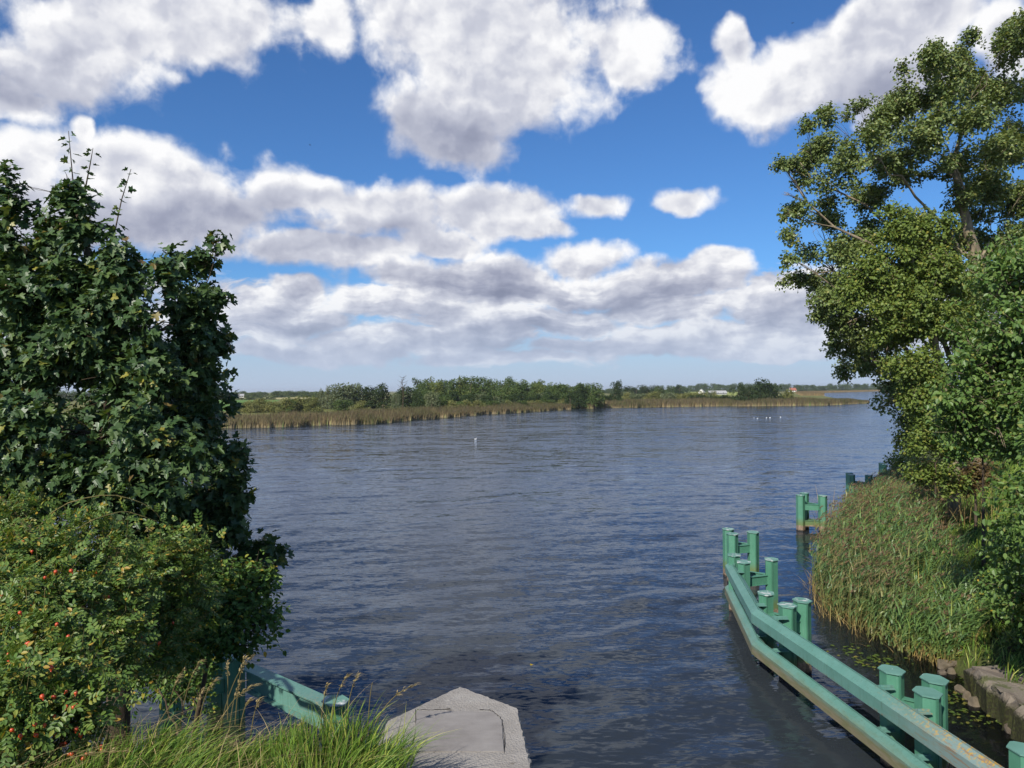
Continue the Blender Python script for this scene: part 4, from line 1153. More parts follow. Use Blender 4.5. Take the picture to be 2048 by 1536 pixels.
fe = empty("guide_fender", (6.0, 12.0, 0)); tag(fe, "long green steel guide fender with two rails and rusty near end", "fender")
for a in [(5.98, 20.6), (5.98, 19.75), (6.80, 20.05), (5.55, 16.75), (5.68, 15.8), (6.12, 16.15), (6.02, 12.15), (6.10, 11.25), (6.48, 11.75), (6.33, 9.45), (6.45, 8.5), (6.9, 9.0)]:
    pile(fe, *a, 1.5, 0.12 if a[1] < 16.3 else -0.25)
RP = [(6.42, 6.0), (6.05, 9.4), (5.24, 16.3), (5.93, 20.75)]
RP = RP[::-1]
RP = [(x, y) for x, y in RP]
rail(fe, "upper_rail", RP[::-1], 1.08)
rail(fe, "lower_rail", [(x - 0.0, y) for x, y in RP[::-1]][:-1] + [(5.98, 21.0)], 0.42)
for a, b in (((5.98, 19.75), (6.80, 20.05)), ((5.98, 20.6), (6.80, 20.05)), ((5.55, 16.75), (6.12, 16.15)), ((5.68, 15.8), (6.12, 16.15)), ((6.02, 12.15), (6.48, 11.75)), ((6.10, 11.25), (6.48, 11.75)), ((5.55, 16.75), (5.68, 15.8)), ((6.02, 12.15), (6.10, 11.25))):
    strut(fe, a, b, 0.98)
mb_n = 0
for (x, y) in ((5.98, 20.4), (5.98, 19.6), (5.55, 16.6), (5.68, 15.65), (6.02, 12.0), (6.10, 11.1), (6.33, 9.3)):
    for z in (1.08, 0.42):
        xr = np.interp(y, [6.0, 9.4, 16.3, 20.75], [6.42, 6.05, 5.24, 5.93])
        mb = MB(); mb.box((xr + .02, y - .012, z + .205), (x - .03, y + .012, z + .235)); mb.box((xr + .02, y - .09, z + .19), (x - .06, y + .09, z + .203)); mb.build("bracket", M_RAIL, fe)

for (pl, lab) in (([(6.90, 24.4), (6.80, 23.6), (7.52, 23.85)], "green three-pile dolphin just beyond the end of the guide fender"), ([(12.1, 32.0), (12.5, 32.6), (12.95, 31.8)], "green three-pile dolphin standing in water beside the reeds"),
                  ([(17.5, 39.3), (17.75, 40.1), (18.3, 39.1)], "green three-pile dolphin half hidden behind the reed tops"), ([(21.7, 44.5), (22.0, 45.3), (22.25, 44.2)], "dark shaded green dolphin farthest along the right bank")):
    e = empty("mooring_dolphin", (np.mean([q[0] for q in pl]), np.mean([q[1] for q in pl]), 0)); tag(e, lab, "dolphin", "green steel dolphins in a row along the right bank")
    for a in pl: pile(e, *a, 1.5, 0.1)
    for z in (1.0, 0.32):
        strut(e, pl[0], pl[2], z); strut(e, pl[1], pl[2], z)
fl = empty("bank_fender", (-3.7, 12.0, 0)); tag(fl, "short green steel fender with whitened caps beside the left bank", "fender")
A, Bq, Cq = (-4.77, 13.0), (-2.60, 11.1), (-5.75, 12.75)
for a in (A, Bq, Cq, (-5.3, 13.6)): pile(fl, *a, 1.5, 0.72)
ISEC = [(-.13, .16), (.13, .16), (.13, .185), (-.13, .185)], [(-.045, -.15), (.045, -.15), (.045, .158), (-.045, .158)], [(-.13, -.18), (.13, -.18), (.13, -.152), (-.13, -.152)]
a_, b_ = np.array([-2.45, 11.14, 1.15]), np.array([-4.50, 12.94, 1.15]); d_ = nrm(b_ - a_)
mb = MB()
for q in ISEC: mb.prism(q, a_, b_, (d_[1], -d_[0], 0), (0, 0, 1))
mb.build("rail", M_RAIL, fl)
strut(fl, Cq, A, 1.02); strut(fl, Cq, (-5.3, 13.6), 1.02)

# ------------------------------------------------------------------ quay slab and stones on the right bank
M_STONE = plain_mat("bank_stone", (0.10, 0.082, 0.056), (0.185, 0.15, 0.105), 5, 0.9, 0.2, 0.5, 0.02)
M_STONE2 = plain_mat("dark_bank_stone", (0.075, 0.06, 0.045), (0.13, 0.105, 0.08), 5, 0.9, 0.2, 0.5, 0.02)
M_SLAB, t = material("slab_concrete")
tc = t.n("ShaderNodeTexCoord").outputs["Object"]; n = t.noise(tc, 2.5, 6, .65); n3 = t.noise(tc, 22, 5, .65)
c = t.mix(t.step(n, .35, .65), (0.15, 0.125, 0.10), (0.225, 0.195, 0.155))
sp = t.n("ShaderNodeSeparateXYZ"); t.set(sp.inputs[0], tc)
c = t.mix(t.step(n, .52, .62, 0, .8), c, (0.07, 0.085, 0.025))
low_z = t.math('ADD', sp.outputs[2], t.math('MULTIPLY', t.math('SUBTRACT', n3, .5), .25))
c = t.mix(t.step(low_z, .38, .52, 1, 0), c, t.mix(t.step(n3, .4, .6), (0.028, 0.026, 0.016), (0.045, 0.05, 0.018)))  # darker brown and green towards the bottom of the slab
t.out(principled(t, c, .95, .15, t.bump(n3, .9, .03)))
so_ = [(8.95, 15.0), (8.72, 14.3), (8.66, 13.4), (8.45, 12.6), (8.25, 11.4), (8.1, 9.5), (10.1, 9.5), (10.2, 12.0), (10.2, 13.6), (9.95, 14.7)]
r1 = rough_ring(so_, 0.56, 9, 0.055, 0.10); r2 = rough_ring(so_, 0.44, 9, 0.05); r3 = rough_ring(so_, -0.6, 9, 0.07, -.05); k = len(r1)
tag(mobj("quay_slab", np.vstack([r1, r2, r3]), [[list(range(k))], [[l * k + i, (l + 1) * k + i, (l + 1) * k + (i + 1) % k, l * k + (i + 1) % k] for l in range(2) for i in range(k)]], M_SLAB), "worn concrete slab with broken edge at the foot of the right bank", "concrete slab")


def rock(px, py, s, flat, label, mt=None, rz=0.0, asp=1.0):
    import bmesh
    bm = bmesh.new()
    rr = random.Random(int(px * 31 + py))
    for _ in range(22):
        v = Vector((rr.gauss(0, 1), rr.gauss(0, 1), rr.gauss(0, 1))).normalized()
        v = Vector([math.copysign(abs(c) ** 0.7, c) for c in v])
        bm.verts.new(Vector((v.x * asp, v.y * rr.uniform(.8, 1.1), v.z * flat * 1.5)) * s * rr.uniform(.85, 1.1))
    bmesh.ops.convex_hull(bm, input=bm.verts)
    for v in [v for v in bm.verts if not v.link_faces]: bm.verts.remove(v)
    bmesh.ops.bevel(bm, geom=bm.edges[:], offset=s * .07, segments=2, affect='EDGES')
    me = bpy.data.meshes.new("stone"); bm.to_mesh(me); bm.free()
    me.materials.append(mt or M_STONE)
    c = G(px, py, 0.0)
    o = child("stone", me, None, (c[0], c[1], s * flat * 0.30), (random.uniform(-.15, .15), random.uniform(-.15, .15), rz))
    tag(o, label, "stone", "stones at the waterline of the right bank")


rock(1899, 1336, .20, .55, "flat pale stone under the hanging reed straw", rz=.3, asp=1.5)
rock(1903, 1347, .085, .8, "small rounded pale stone below the flat stone by the reeds")
rock(1884, 1348, .09, .6, "low brown stone left of the small rounded pale one", M_STONE2)
rock(1920, 1382, .11, .6, "narrow tan stone at the back of the rubble cluster", rz=.8, asp=1.4)
rock(1935, 1396, .11, .7, "round tan stone in the middle of the rubble cluster", rz=1)
rock(1953, 1386, .15, .6, "brown stone of the rubble cluster nearest the slab's shaded foot", M_STONE2, asp=1.3)
rock(1950, 1410, .12, .8, "light topped stone at the front of the rubble cluster", rz=.4)
rock(1975, 1398, .13, .5, "flat pale stone behind the big block beneath the slab", rz=.2, asp=1.5)
rock(1990, 1412, .21, .75, "big square tan block at the foot of the slab", rz=.25, asp=1.2)
rock(2032, 1463, .16, .5, "dark flat stone lying in the shallows below the slab", M_STONE2, asp=1.4)
rock(2012, 1440, .13, .4, "dark stone barely breaking the water under the big block", M_STONE2, asp=1.4)

# water weed in the shallows
M_WEED = leaf_mat("water_weed_leaf", [(0, (0.05, 0.085, 0.015)), (.7, (0.10, 0.14, 0.02)), (1, (0.18, 0.15, 0.03))], 0.5, 0.3, 0.2)
wp = []
for cx, cy, sx_, sy_, k in ((1745, 1320, 26, 7, 260), (1775, 1340, 22, 6, 130), (1700, 1300, 20, 6, 130), (1900, 1395, 16, 8, 150), (1900, 1425, 22, 6, 110), (1960, 1440, 30, 10, 120), (1930, 1350, 14, 9, 130), (1640, 1210, 14, 8, 70)):
    for _ in range(k):
        wp.append(G(cx + random.gauss(0, sx_), cy + random.gauss(0, sy_), 0.0) + [0, 0, random.uniform(-.06, .015)])
wp = np.array(wp); k = len(wp); a = rng.uniform(0, 6.28, k)
V, p = leaves(T_OVAL, wp, np.stack([np.cos(a), np.sin(a), rng.uniform(-.1, .2, k)], 1), np.tile([0, 0, 1.0], (k, 1)) + rng.normal(size=(k, 3)) * .2, rng.uniform(.05, .14, k))
tag(mobj("water_weed", V, p, M_WEED), "yellow-green water weed floating in the shallows by the right bank", "water weed", kind="stuff")
# leaf drifting on the river
c = G(1060, 1330, 0.03); V, p = leaves(T_HEART, np.array([c]), np.array([[1, .3, .1]]), np.array([[0, -.3, 1.0]]), np.array([.075]))
M_YEL = plain_mat("yellow_leaf_blade", (0.55, 0.38, 0.03), (0.5, 0.3, 0.03), 10)
tag(mobj("floating_leaf", V, p, M_YEL), "single yellow leaf floating on the dark water off the wall's nose", "leaf")

# ------------------------------------------------------------------ far reeds
def shore_pt(s):
    """points along the far shoreline, parameter in metres, with inland normal"""
    return s


def far_reeds():
    pts = np.array(SHORE); seg = np.linalg.norm(np.diff(pts, axis=0), axis=1); cum = np.concatenate([[0], np.cumsum(seg)])
    B = BL(); n = 60000
    s = rng.uniform(cum[1], cum[-1], n)
    j = np.clip(np.searchsorted(cum, s) - 1, 0, len(seg) - 1)
    f = (s - cum[j]) / seg[j]
    q = pts[j] + (pts[j + 1] - pts[j]) * f[:, None]
    dd = nrm(pts[j + 1] - pts[j]); nn = np.stack([-dd[:, 1], dd[:, 0]], 1)
    px_ = 1024 + F * q[:, 0] / q[:, 1]
    depth = np.interp(px_, [300, 600, 850, 1000, 1150, 1240, 1400, 1600, 1700, 1740], [16, 14, 12, 11, 8, 16, 30, 22, 12, 4])
    u = rng.uniform(0, 1, n) ** 1.7 * depth
    wob = np.array([mnoise.noise(Vector((a * .11, 0, 5))) * 3.2 + mnoise.noise(Vector((a * .45, 3, 5))) * 1.5 for a in s])
    q = q + nn * (u + wob + .6)[:, None]
    hn = np.array([mnoise.noise(Vector((a * .09, b * .2, 1))) for a, b in zip(s, u)])
    gapn = np.array([mnoise.noise(Vector((a * .16, 0, 11))) for a in s])
    k = ~((gapn > 0.33) & (u < 2.5)) & ~((np.abs(px_ - 1165) < 18)) & ~((np.abs(px_ - 885) < 12) & (u < 4))
    q, u, hn, px_, wob = q[k], u[k], hn[k], px_[k], wob[k]; n = len(q)
    H = (2.15 + 0.75 * hn) * rng.uniform(0.7, 1.1, n) * np.interp(px_, [400, 900, 1240, 1400, 1640, 1740], [1, 1.0, .95, 1.15, 1.1, .8]) * np.interp(u, [0, 1.2, 3], [.75, .95, 1.05])
    base = np.stack([q[:, 0], q[:, 1], np.where(u + wob < 4.5, -0.1, 0.25)], 1)
    lean = rng.normal(size=(n, 3)) * [.12, .12, 0] * H[:, None] + WIND * (H * .10)[:, None]
    wd = rng.uniform(.03, .065, n) * np.interp(q[:, 1], [110, 290], [1, 1.9])
    B.add(*blades(base, H, wd, lean, 4, side=np.tile([1.0, 0.2, 0], (n, 1)) + rng.normal(size=(n, 3)) * [0, .4, 0]))
    M = blade_mat("far_reed", (0.38, 0.305, 0.18), (0.24, 0.185, 0.105), (0.095, 0.080, 0.050), [(0, (.55, .55, .5)), (.6, (1, 1, 1)), (.85, (1.25, 1.2, 1)), (1, (.75, 1.2, .7))], 0.8, 0.1, 0.15, patch=(0.09, 0.10, 0.035), patch_scale=0.06)
    tag(B.build("reed_bed", M), "tan reed bed lining the far bank of the river", "reeds", kind="stuff")


far_reeds()

# ------------------------------------------------------------------ far trees
M_FAR = {
    "dark": leaf_mat("dark_far_leaf", [(0, (0.022, 0.043, 0.014)), (.5, (0.036, 0.063, 0.020)), (1, (0.061, 0.086, 0.027))], .6, .2, .2, .3),
    "green": leaf_mat("green_far_leaf", [(0, (0.049, 0.087, 0.024)), (.5, (0.076, 0.120, 0.032)), (1, (0.120, 0.158, 0.044))], .6, .2, .22, .4),
    "poplar": leaf_mat("birch_far_leaf", [(0, (0.070, 0.110, 0.026)), (.5, (0.110, 0.151, 0.034)), (1, (0.186, 0.209, 0.058))], .6, .2, .22, .5),
    "willow": leaf_mat("willow_far_leaf", [(0, (0.098, 0.128, 0.064)), (.5, (0.139, 0.168, 0.087)), (1, (0.197, 0.220, 0.116))], .6, .2, .22, .5),
    "sallow": leaf_mat("sallow_far_leaf", [(0, (0.123, 0.142, 0.043)), (.5, (0.184, 0.197, 0.061)), (1, (0.271, 0.258, 0.099))], .6, .2, .22, .5),
}
CR = {}


def far_kind(shape, mat, nleaf=3300, size=0.050):
    """unit-height crown and trunk meshes (height 1, width set by scale)"""
    key = (shape, mat)
    if key in CR: return CR[key]
    out = []
    for var in range(3):
        cl = []
        if shape == "cone":
            for i in range(9):
                z = 0.25 + 0.7 * i / 8; w = 0.26 * (1 - (z - .2) / 0.9) + .03
                cl.append((np.array([rng.normal() * .05, rng.normal() * .05, z]), (w, w, .10)))
        elif shape == "bush":
            for i in range(10):
                a = rng.uniform(0, 6.28); r = rng.uniform(.0, .32)
                cl.append((np.array([r * math.cos(a), r * math.sin(a), rng.uniform(.30, .78 - r * .6)]), (.19, .19, .17)))
            for i in range(6):
                a = rng.uniform(0, 6.28); cl.append((np.array([.3 * math.cos(a), .3 * math.sin(a), .16]), (.18, .18, .16)))
        else:
            for i in range(13):
                a = rng.uniform(0, 6.28); r = rng.uniform(.02, .27); z = rng.uniform(.32, .86 - r * .5)
                s = rng.uniform(.13, .20); cl.append((np.array([r * math.cos(a), r * math.sin(a), z]), (s, s, s * .9)))
        if shape != "bush":
            for i in range(7):
                a = rng.uniform(0, 6.28); q_ = .24 if shape == "round" else .17
                cl.append((np.array([q_ * math.cos(a), q_ * math.sin(a), rng.uniform(.10, .34)]), (.17, .17, .15)))
        V, polys, tw = crown(cl, nleaf // 3, 3, T_OVAL, size, size, np.array([0, 0, .3]), droop=.1, up=.4, shell=.5, gap=.16, gscale=9)
        me = make_mesh("crown", V, polys); me.materials.append(M_FAR[mat])
        mb = MB(); mb.tube([(0, 0, -.05), (0, 0, .3), (.01, 0, .7)], [.022, .016, .006], 6)
        for c, r in cl[::2]: mb.tube([(0, 0, max(c[2] - .25, .1)), c * [.5, .5, 1] - [0, 0, .08], c], [.010, .007, .003], 4)
        v2, p2 = mb.get(); tm = make_mesh("trunk", v2, p2, smooth=True); tm.materials.append(M_BARK)
        out.append((me, tm))
    CR[key] = out
    return out


_sx = np.array([1024 + F * q[0] / q[1] for q in SHORE]); _sy = np.array([q[1] for q in SHORE])
SHORE_D = lambda px: float(np.interp(px, _sx, _sy))
NAMES = {"cone": "young_birch", "bush": "willow_bush", "round": "broadleaf_tree"}
PROTO = {}


def far_tree(px, top, base_py, w_px, shape, mat, label, cat="tree", group=None, D=None, name=None):
    """tree whose top shows at `top`; foot on the far land, D metres away"""
    if D is None: D = G(px, base_py, 0.3)[1]
    b = P(px, base_py, D); b[2] = 0.3
    H = max(P(px, top, D)[2] - 0.3, 0.8) * 1.09; W = w_px * D / F
    wn = {"cone": .60, "bush": .95, "round": .78}[shape]
    me, tm = random.choice(far_kind(shape, mat))
    e = empty(name or NAMES[shape], b); tag(e, label, cat, group)
    e.scale = (W / wn, W / wn, H); e.rotation_euler = (0, 0, random.uniform(0, 6.28))
    child("crown", me, e); child("trunk", tm, e)
    return e


# left bank, near the shore
for (px, tp, bp, w, shp, mt_, lab, nm) in [
    (690, 762, 823, 62, "round", "willow", "tall silvery willow with twin tops on the far bank at left", "willow_tree"),
    (655, 776, 822, 22, "cone", "willow", "slim grey-green poplar just left of the silvery willow", "poplar_tree"),
    (640, 782, 822, 20, "cone", "willow", "shorter slim grey-green poplar beside the yellow-green bushes", "poplar_tree"),
    (668, 780, 823, 20, "cone", "willow", "slim poplar pressed against the silvery willow's left side", "poplar_tree"),
    (628, 792, 823, 26, "bush", "poplar", "bright yellow-green bush at the foot of the slim poplars", "bush"),
    (735, 772, 822, 46, "round", "dark", "dark green tree right of the silvery willow", "broadleaf_tree"),
    (766, 770, 822, 46, "round", "dark", "darkest round tree standing left of the rounded maple on the far bank", "broadleaf_tree"),
    (716, 768, 815, 26, "round", "green", "pale tree top peeping between the willow and the dark tree", "broadleaf_tree"),
    (818, 774, 822, 58, "round", "dark", "rounded dark maple with reddish side on the far bank", "maple_tree"),
    (792, 782, 824, 22, "bush", "willow", "grey leaved small willow between the two dark trees", "willow_bush"),
    (850, 782, 822, 46, "round", "green", "mid green tree right of the rounded dark maple", "broadleaf_tree"),
    (690, 795, 826, 50, "bush", "green", "low green bush under the silvery willow", "bush"),
    (722, 800, 827, 40, "bush", "sallow", "low olive bush before the dark green trees", "bush"),
    (1162, 770, 819, 34, "round", "dark", "dark tree at the water's edge in the middle of the far bank", "broadleaf_tree"),
    (1190, 768, 819, 40, "round", "green", "broad green tree over the water right of the dark edge tree", "broadleaf_tree"),
    (1140, 782, 820, 30, "bush", "dark", "dark bush at the gap in the reeds", "bush"),
    (1215, 788, 816, 40, "bush", "dark", "dark low bush sloping down to the reeds beside the edge trees", "bush"),
    (1240, 794, 816, 26, "bush", "dark", "small reddish dark bush right of the low sloping bush", "bush")]:
    far_tree(px, tp, bp - 4, w, shp, mt_, lab, "bush" if "bush" in nm else "tree", None, None, nm)
far_tree(1231, 760, 798, 27, "round", "dark", "lone oval oak standing above the bushes on the far bank", D=330, name="oak_tree")
for i in range(16):
    px = 482 + i * 9.5 + random.uniform(-4, 4)
    far_tree(px, 797 + random.uniform(-3, 7) - (4 if px > 560 else 0), 826 + random.uniform(-4, 0), random.uniform(30, 46), "bush", random.choice(["sallow", "poplar", "sallow"]), "low olive willow bush in the thicket behind the left reeds", "bush", "low willow bushes behind the far left reeds")
# the wood: tall back rows, grey-green front rows
for i in range(40):
    px = 838 + i * 8.6 + random.uniform(-5, 5)
    tp = np.interp(px, [830, 870, 980, 1080, 1150, 1190], [764, 758, 760, 766, 768, 768]) + random.uniform(-2.5, 3.5)
    far_tree(px, tp, 808, random.uniform(26, 44), random.choice(["round", "round", "cone"]), random.choice(["poplar", "green", "green"]), "yellow-green tree in the back rows of the dense young wood", "tree", "trees in the back rows of the far wood", D=random.uniform(270, 330))
for i in range(34):
    px = 842 + i * 9.6 + random.uniform(-6, 6)
    tp = np.interp(px, [840, 1000, 1160], [782, 780, 785]) + random.uniform(-6, 10)
    far_tree(px, tp, 813, random.uniform(26, 44), random.choice(["bush", "round"]), random.choice(["willow", "green", "dark", "dark", "green"]), "grey-green willow in the front rows of the young wood", "tree", "trees in the front rows of the far wood", D=SHORE_D(px) + random.uniform(24, 52), name="willow_tree")
for i in range(14):
    px = 905 + i * 17 + random.uniform(-6, 6)
    far_tree(px, random.uniform(795, 801), 815, random.uniform(28, 40), "bush", random.choice(["sallow", "willow", "green"]), "low bush between the young wood and the reeds", "bush", "low bushes before the far wood", D=SHORE_D(px) + random.uniform(13, 19))
# willows right of the oak
for i in range(22):
    px = 1245 + i * 9.2 + random.uniform(-5, 5)
    far_tree(px, random.uniform(780, 788), 800, random.uniform(26, 42), "bush", random.choice(["sallow", "sallow", "willow"]), "pale yellow-green willow bush beyond the right half of the reed bed", "bush", "pale willow bushes beyond the reeds", D=random.uniform(290, 350))
for i in range(9):
    px = 1258 + i * 13 + random.uniform(-5, 5)
    far_tree(px, random.uniform(769, 776), 790, random.uniform(18, 30), "round", random.choice(["dark", "green"]), "dark distant tree behind the pale willow bushes", "tree", "distant trees behind the willow bushes", D=random.uniform(520, 620))
for (px, tp, w, lab) in [(1477, 768, 30, "dark round tree at the left of the clump on the reed point"), (1520, 760, 46, "tallest dark tree of the clump on the reed point"), (1550, 765, 40, "dark broad tree at the right of the clump on the reed point"), (1497, 771, 30, "olive tree between the dark trees of the reed point clump"), (1578, 778, 34, "low olive bush ending the clump on the reed point")]:
    far_tree(px, tp, 803, w, "bush" if "bush" in lab else "round", "dark" if "dark" in lab else "sallow", lab, "tree", "clump of trees on the reed point", D=268)
for i in range(8):
    px = 1385 + i * 13; far_tree(px, random.uniform(786, 791), 801, 26, "bush", "dark", "low dark bush at the back edge of the reed point", "bush", "dark bushes behind the reed point", D=275)
# bare tree above the wood
bt = empty("bare_tree", [*P(805, 808, 200)[:2], 0.3]); tag(bt, "leafless dead tree poking above the wood", "tree")
mb = MB(); b0 = np.array(bt.location)
tpz = P(805, 752, 200)
mb.tube([b0, (b0 + tpz) / 2 + [.2, 0, 0], tpz + [-.3, 0, -.8]], [.14, .1, .05], 6)
for _ in range(26):
    f = random.uniform(.6, .95); a = b0 * (1 - f) + tpz * f; e_ = a + np.array([random.uniform(-1.6, 1.6), random.uniform(-1, 1), random.uniform(.5, 1.6)]); e_[2] = min(e_[2], tpz[2] + .2)
    mb.tube([a, (a + e_) / 2 + [0, 0, -.1], e_], [.05, .03, .015], 4)
mb.build("trunk", M_BARK2, bt)


def far_wood(name, label, pxs, tops, D, mat, n=26, wpx=26, dj=40, basez=0.3):
    """a far wood that reads as one mass: many crowns in one object"""
    mb = MB()
    for i in range(n):
        px = np.interp(i + random.uniform(-.4, .4), [0, n - 1], [pxs[0], pxs[-1]])
        d = D + random.uniform(-dj, dj); tp = np.interp(px, pxs, tops) + random.uniform(-1.5, 2.5)
        b = P(px, 780, d); b[2] = basez; H = max(P(px, tp, d)[2] - basez, 2); W = wpx * d / F * random.uniform(.7, 1.2)
        me = random.choice(far_kind("bush", mat))[0]
        co = np.empty(len(me.vertices) * 3, np.float32); me.vertices.foreach_get("co", co); co = co.reshape(-1, 3)
        a = random.uniform(0, 6.28); R = np.array([[math.cos(a), -math.sin(a), 0], [math.sin(a), math.cos(a), 0], [0, 0, 1]])
        tot = np.empty(len(me.polygons), np.int32); me.polygons.foreach_get("loop_total", tot)
        li = np.empty(len(me.loops), np.int32); me.loops.foreach_get("vertex_index", li)
        k = tot[0]
        mb.add((co @ R.T) * [W / .95, W / .95, H] + b, [li.reshape(-1, k)])
    return tag(mb.build(name, M_FAR[mat]), label, "wood", kind="stuff")


far_wood("woodland", "bluish distant wood on the horizon at left behind the fields", [400, 470, 520, 560, 660, 700], [781, 780, 781, 778, 782, 782], 760, "green", 26, 30, 60)
far_wood("woodland", "low line of trees before the stubble field at left", [430, 500, 545], [795, 794, 797], 560, "green", 12, 16, 20)
far_wood("woodland", "long dark wood along the right horizon beyond the lagoon", [1360, 1400, 1470, 1560, 1640, 1700, 1800, 1900], [769, 764, 763, 765, 767, 765, 764, 766], 1330, "green", 60, 24, 120)
far_wood("woodland", "thin far wood on the horizon between the young wood and the oak", [1180, 1290, 1370], [775, 774, 774], 1000, "green", 20, 22, 80)
far_wood("woodland", "dark wood hidden behind the maple at the far left", [-200, 100, 420], [770, 775, 782], 600, "green", 26, 46, 60)
# reed fringe of the lagoon's far shore
B = BL(); n = 9000
s = rng.uniform(0, 1, n); q = np.where(s[:, None] < .45, np.array([230.0, 560.0]) + (np.array([330.0, 840.0]) - np.array([230.0, 560.0])) * (s[:, None] / .45), np.array([330.0, 840.0]) + (np.array([660.0, 1300.0]) - np.array([330.0, 840.0])) * ((s[:, None] - .45) / .55))
q = q + rng.uniform(0, 1, (n, 1)) * np.array([-14.0, 8.0])
B.add(*blades(np.stack([q[:, 0], q[:, 1], np.full(n, .1)], 1), rng.uniform(1.8, 2.8, n), rng.uniform(.25, .5, n), rng.normal(size=(n, 3)) * [.2, .2, 0], 2, side=np.tile([1.0, 0, 0], (n, 1))))
tag(B.build("reed_bed", blade_mat("lagoon_reed", (0.30, 0.22, 0.11), (0.25, 0.19, 0.095), (0.17, 0.13, 0.07), [(0, (.7, .7, .7)), (1, (1.2, 1.15, 1.1))], .8, .1)), "thin tan reed fringe on the far shore of the lagoon", "reeds", kind="stuff")

# ------------------------------------------------------------------ far houses
M_WHITE = plain_mat("white_render", (0.72, 0.70, 0.66), (0.80, 0.78, 0.75), .5)
M_REDROOF = plain_mat("red_roof_tiles", (0.30, 0.10, 0.06), (0.36, 0.13, 0.08), .8)
M_GREYROOF = plain_mat("grey_roof_sheet", (0.30, 0.30, 0.30), (0.38, 0.38, 0.38), .8)
M_PANE = plain_mat("dark_window_glass", (0.03, 0.035, 0.04), (0.05, 0.055, 0.06), 2, .2, .5)


def house(name, label, px, py, D, L, Wd, wall_h, roof_h, wallm, roofm, rot, cat="house"):
    b = P(px, py, D); b[2] = 0.3
    e = empty(name, b); tag(e, label, cat); e.rotation_euler = (0, 0, rot)
    l, w = L / 2, Wd / 2
    mb = MB(); mb.prism([(-w, 0), (w, 0), (w, wall_h), (0, wall_h + roof_h), (-w, wall_h)], (-l, 0, 0), (l, 0, 0), (0, 1, 0), (0, 0, 1)); mb.build("wall", wallm, e, world=False)
    mb = MB(); o = .5
    for s in (-1, 1):
        n_ = np.array([(s * (w + o), wall_h - o * roof_h / w), (0, wall_h + roof_h), (0, wall_h + roof_h + .25), (s * (w + o), wall_h - o * roof_h / w + .25)])
        mb.prism(n_ + [[s * .003, .003]] * 4, (-l - .4, 0, 0), (l + .4, 0, 0), (0, 1, 0), (0, 0, 1))
    mb.build("roof", roofm, e, world=False)
    for i in range(3):
        x = -l * .6 + i * l * .6
        mb = MB(); mb.box((x - .6, -w - .03, .9), (x + .6, -w + .1, 2.1)); mb.build("window", M_PANE, e, world=False)
    mb = MB(); mb.box((l - .05, -.6, .9), (l + .03, .6, 2.2)); mb.build("window", M_PANE, e, world=False)


house("farmhouse", "small white gabled farmhouse at the edge of the right pasture", 1403, 781, 690, 6, 5.5, 2.6, 2.6, M_WHITE, M_GREYROOF, 1.2)
house("barn", "long low grey roofed barn beside the white farmhouse", 1434, 781, 700, 16, 7, 1.6, 2.0, M_GREYROOF, M_GREYROOF, .05, "barn")
house("cottage", "red roofed cottage before the distant right wood", 1585, 779, 1150, 9, 7, 2.5, 3.2, M_WHITE, M_REDROOF, .1)
house("cottage", "tiny white house far off beside the left woods", 482, 798, 720, 5, 5, 2.2, 1.4, M_WHITE, M_GREYROOF, .3)

# ------------------------------------------------------------------ birds
M_BIRD = plain_mat("white_plumage", (0.78, 0.78, 0.76), (0.85, 0.85, 0.84), 4)
M_DARKB = plain_mat("dark_plumage", (0.03, 0.03, 0.035), (0.05, 0.05, 0.05), 4)
M_BEAK = plain_mat("orange_beak", (0.5, 0.2, 0.03), (0.55, 0.22, 0.03), 4)


def swan(px, py, label, rot, s=1.0, group="white birds floating on the river"):
    c = G(px, py, 0.0); e = empty("water_bird", c); tag(e, label, "bird", group); e.rotation_euler = (0, 0, rot); s *= .3; e.scale = (s, s, s)
    mb = MB(); x = np.linspace(-.62, .42, 12); r = .27 * np.sqrt(np.clip(1 - ((x + .02) / .64) ** 2, .02, 1))
    mb.tube(np.stack([x, x * 0, .13 + .10 * (np.abs(x) / .6) ** 2], 1), r, 10)
    mb.tube([(.34, 0, .18), (.48, 0, .38), (.46, 0, .60), (.50, 0, .74), (.60, 0, .76), (.68, 0, .72)], [.10, .06, .05, .055, .06, .03], 8)
    mb.build("body", M_BIRD, e, smooth=True, world=False)
    mb = MB(); mb.tube([(.66, 0, .725), (.73, 0, .70), (.79, 0, .675)], [.028, .022, .008], 6); mb.build("beak", M_BEAK, e, smooth=True, world=False)


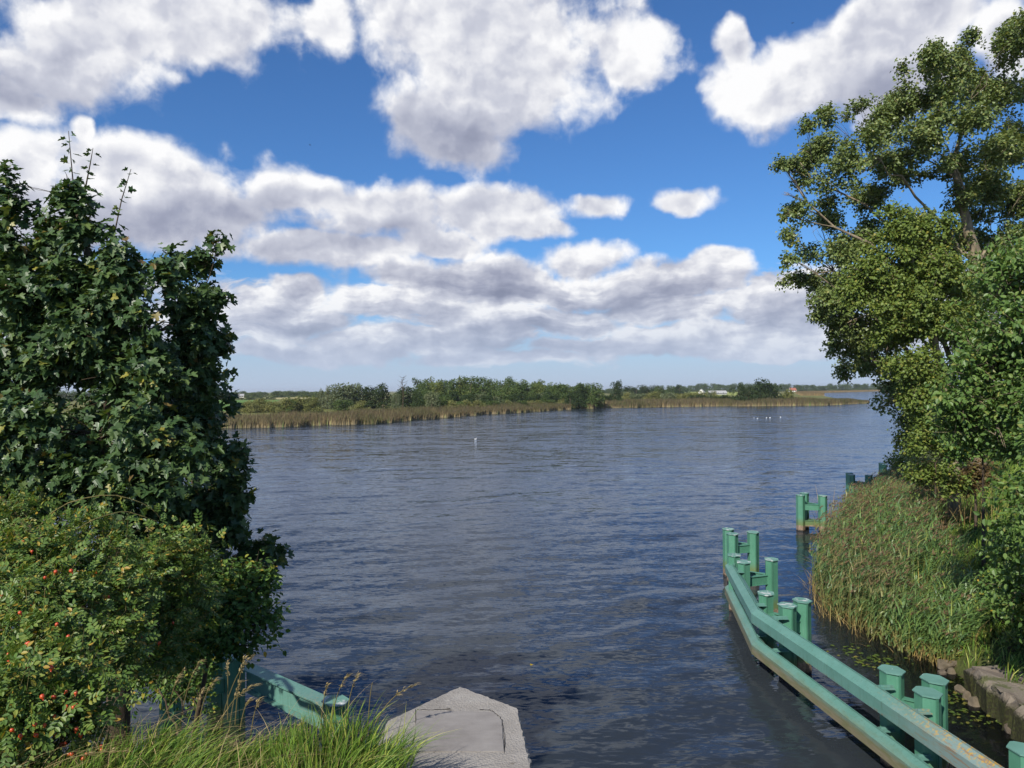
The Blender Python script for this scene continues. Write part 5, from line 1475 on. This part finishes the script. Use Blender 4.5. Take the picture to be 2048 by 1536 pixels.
swan(951, 879, "white bird alone on the open water in midstream", .6, .9)
for (a, b, lab) in ((1508, 836, "leftmost white bird of the loose line off the reed point"), (1515, 837, "second white bird from the left in the line off the reed point"), (1533, 835.5, "white bird in the middle of the line off the reed point"), (1540, 835.5, "second white bird from the right in the line off the reed point"), (1561, 834.5, "rightmost white bird of the line off the reed point")):
    swan(a, b, lab, random.uniform(0, 6), .75)


def flying(px, py, D, label, rot):
    c = P(px, py, D); e = empty("flying_bird", c); tag(e, label, "bird"); e.rotation_euler = (.1, .15, rot)
    mb = MB(); mb.tube([(-.22, 0, 0), (-.1, 0, 0), (.08, 0, .01), (.2, 0, 0)], [.015, .05, .055, .012], 8); mb.build("body", M_DARKB, e, smooth=True, world=False)
    for s in (-1, 1):
        mb = MB(); w = [(-.08, 0), (.09, 0), (.03, .45), (-.03, .42)]
        V = np.array([(x, s * y + s * .02, .02 + .10 * y + dz) for dz in (0, .012) for x, y in w]); mb.add(V, [[[0, 1, 2, 3], [4, 5, 6, 7], [0, 1, 5, 4], [1, 2, 6, 5], [2, 3, 7, 6], [3, 0, 4, 7]]]); mb.build("wing", M_DARKB, e, world=False)


flying(620, 290, 150, "tiny dark bird flying left of the big central cloud", .2)
flying(1585, 46, 190, "tiny dark bird high against the upper right cloud", 1.0)

# ------------------------------------------------------------------ haze
m, t = material("haze_air"); 
pv = t.n("ShaderNodeVolumePrincipled"); pv.inputs["Color"].default_value = (0.88, 0.93, 1.0, 1); pv.inputs["Density"].default_value = 0.00011; pv.inputs["Anisotropy"].default_value = 0.2
o = t.n("ShaderNodeOutputMaterial"); t.t.links.new(pv.outputs[0], o.inputs["Volume"])
mb = MB(); mb.box((-5200, -60, -5.2), (2700, 7200, 26.5)); tag(mb.build("haze", m), "thin pale summer haze over the river and fields", "haze", kind="stuff")

# ------------------------------------------------------------------ render settings
SC.view_settings.view_transform = 'Standard'
SC.view_settings.look = 'None'
SC.view_settings.gamma = 1.0
SC.view_settings.exposure = 0.25
SC.cycles.max_bounces = 8
SC.cycles.transparent_max_bounces = 8
SC.cycles.volume_bounces = 0
SC.cycles.use_denoising = True
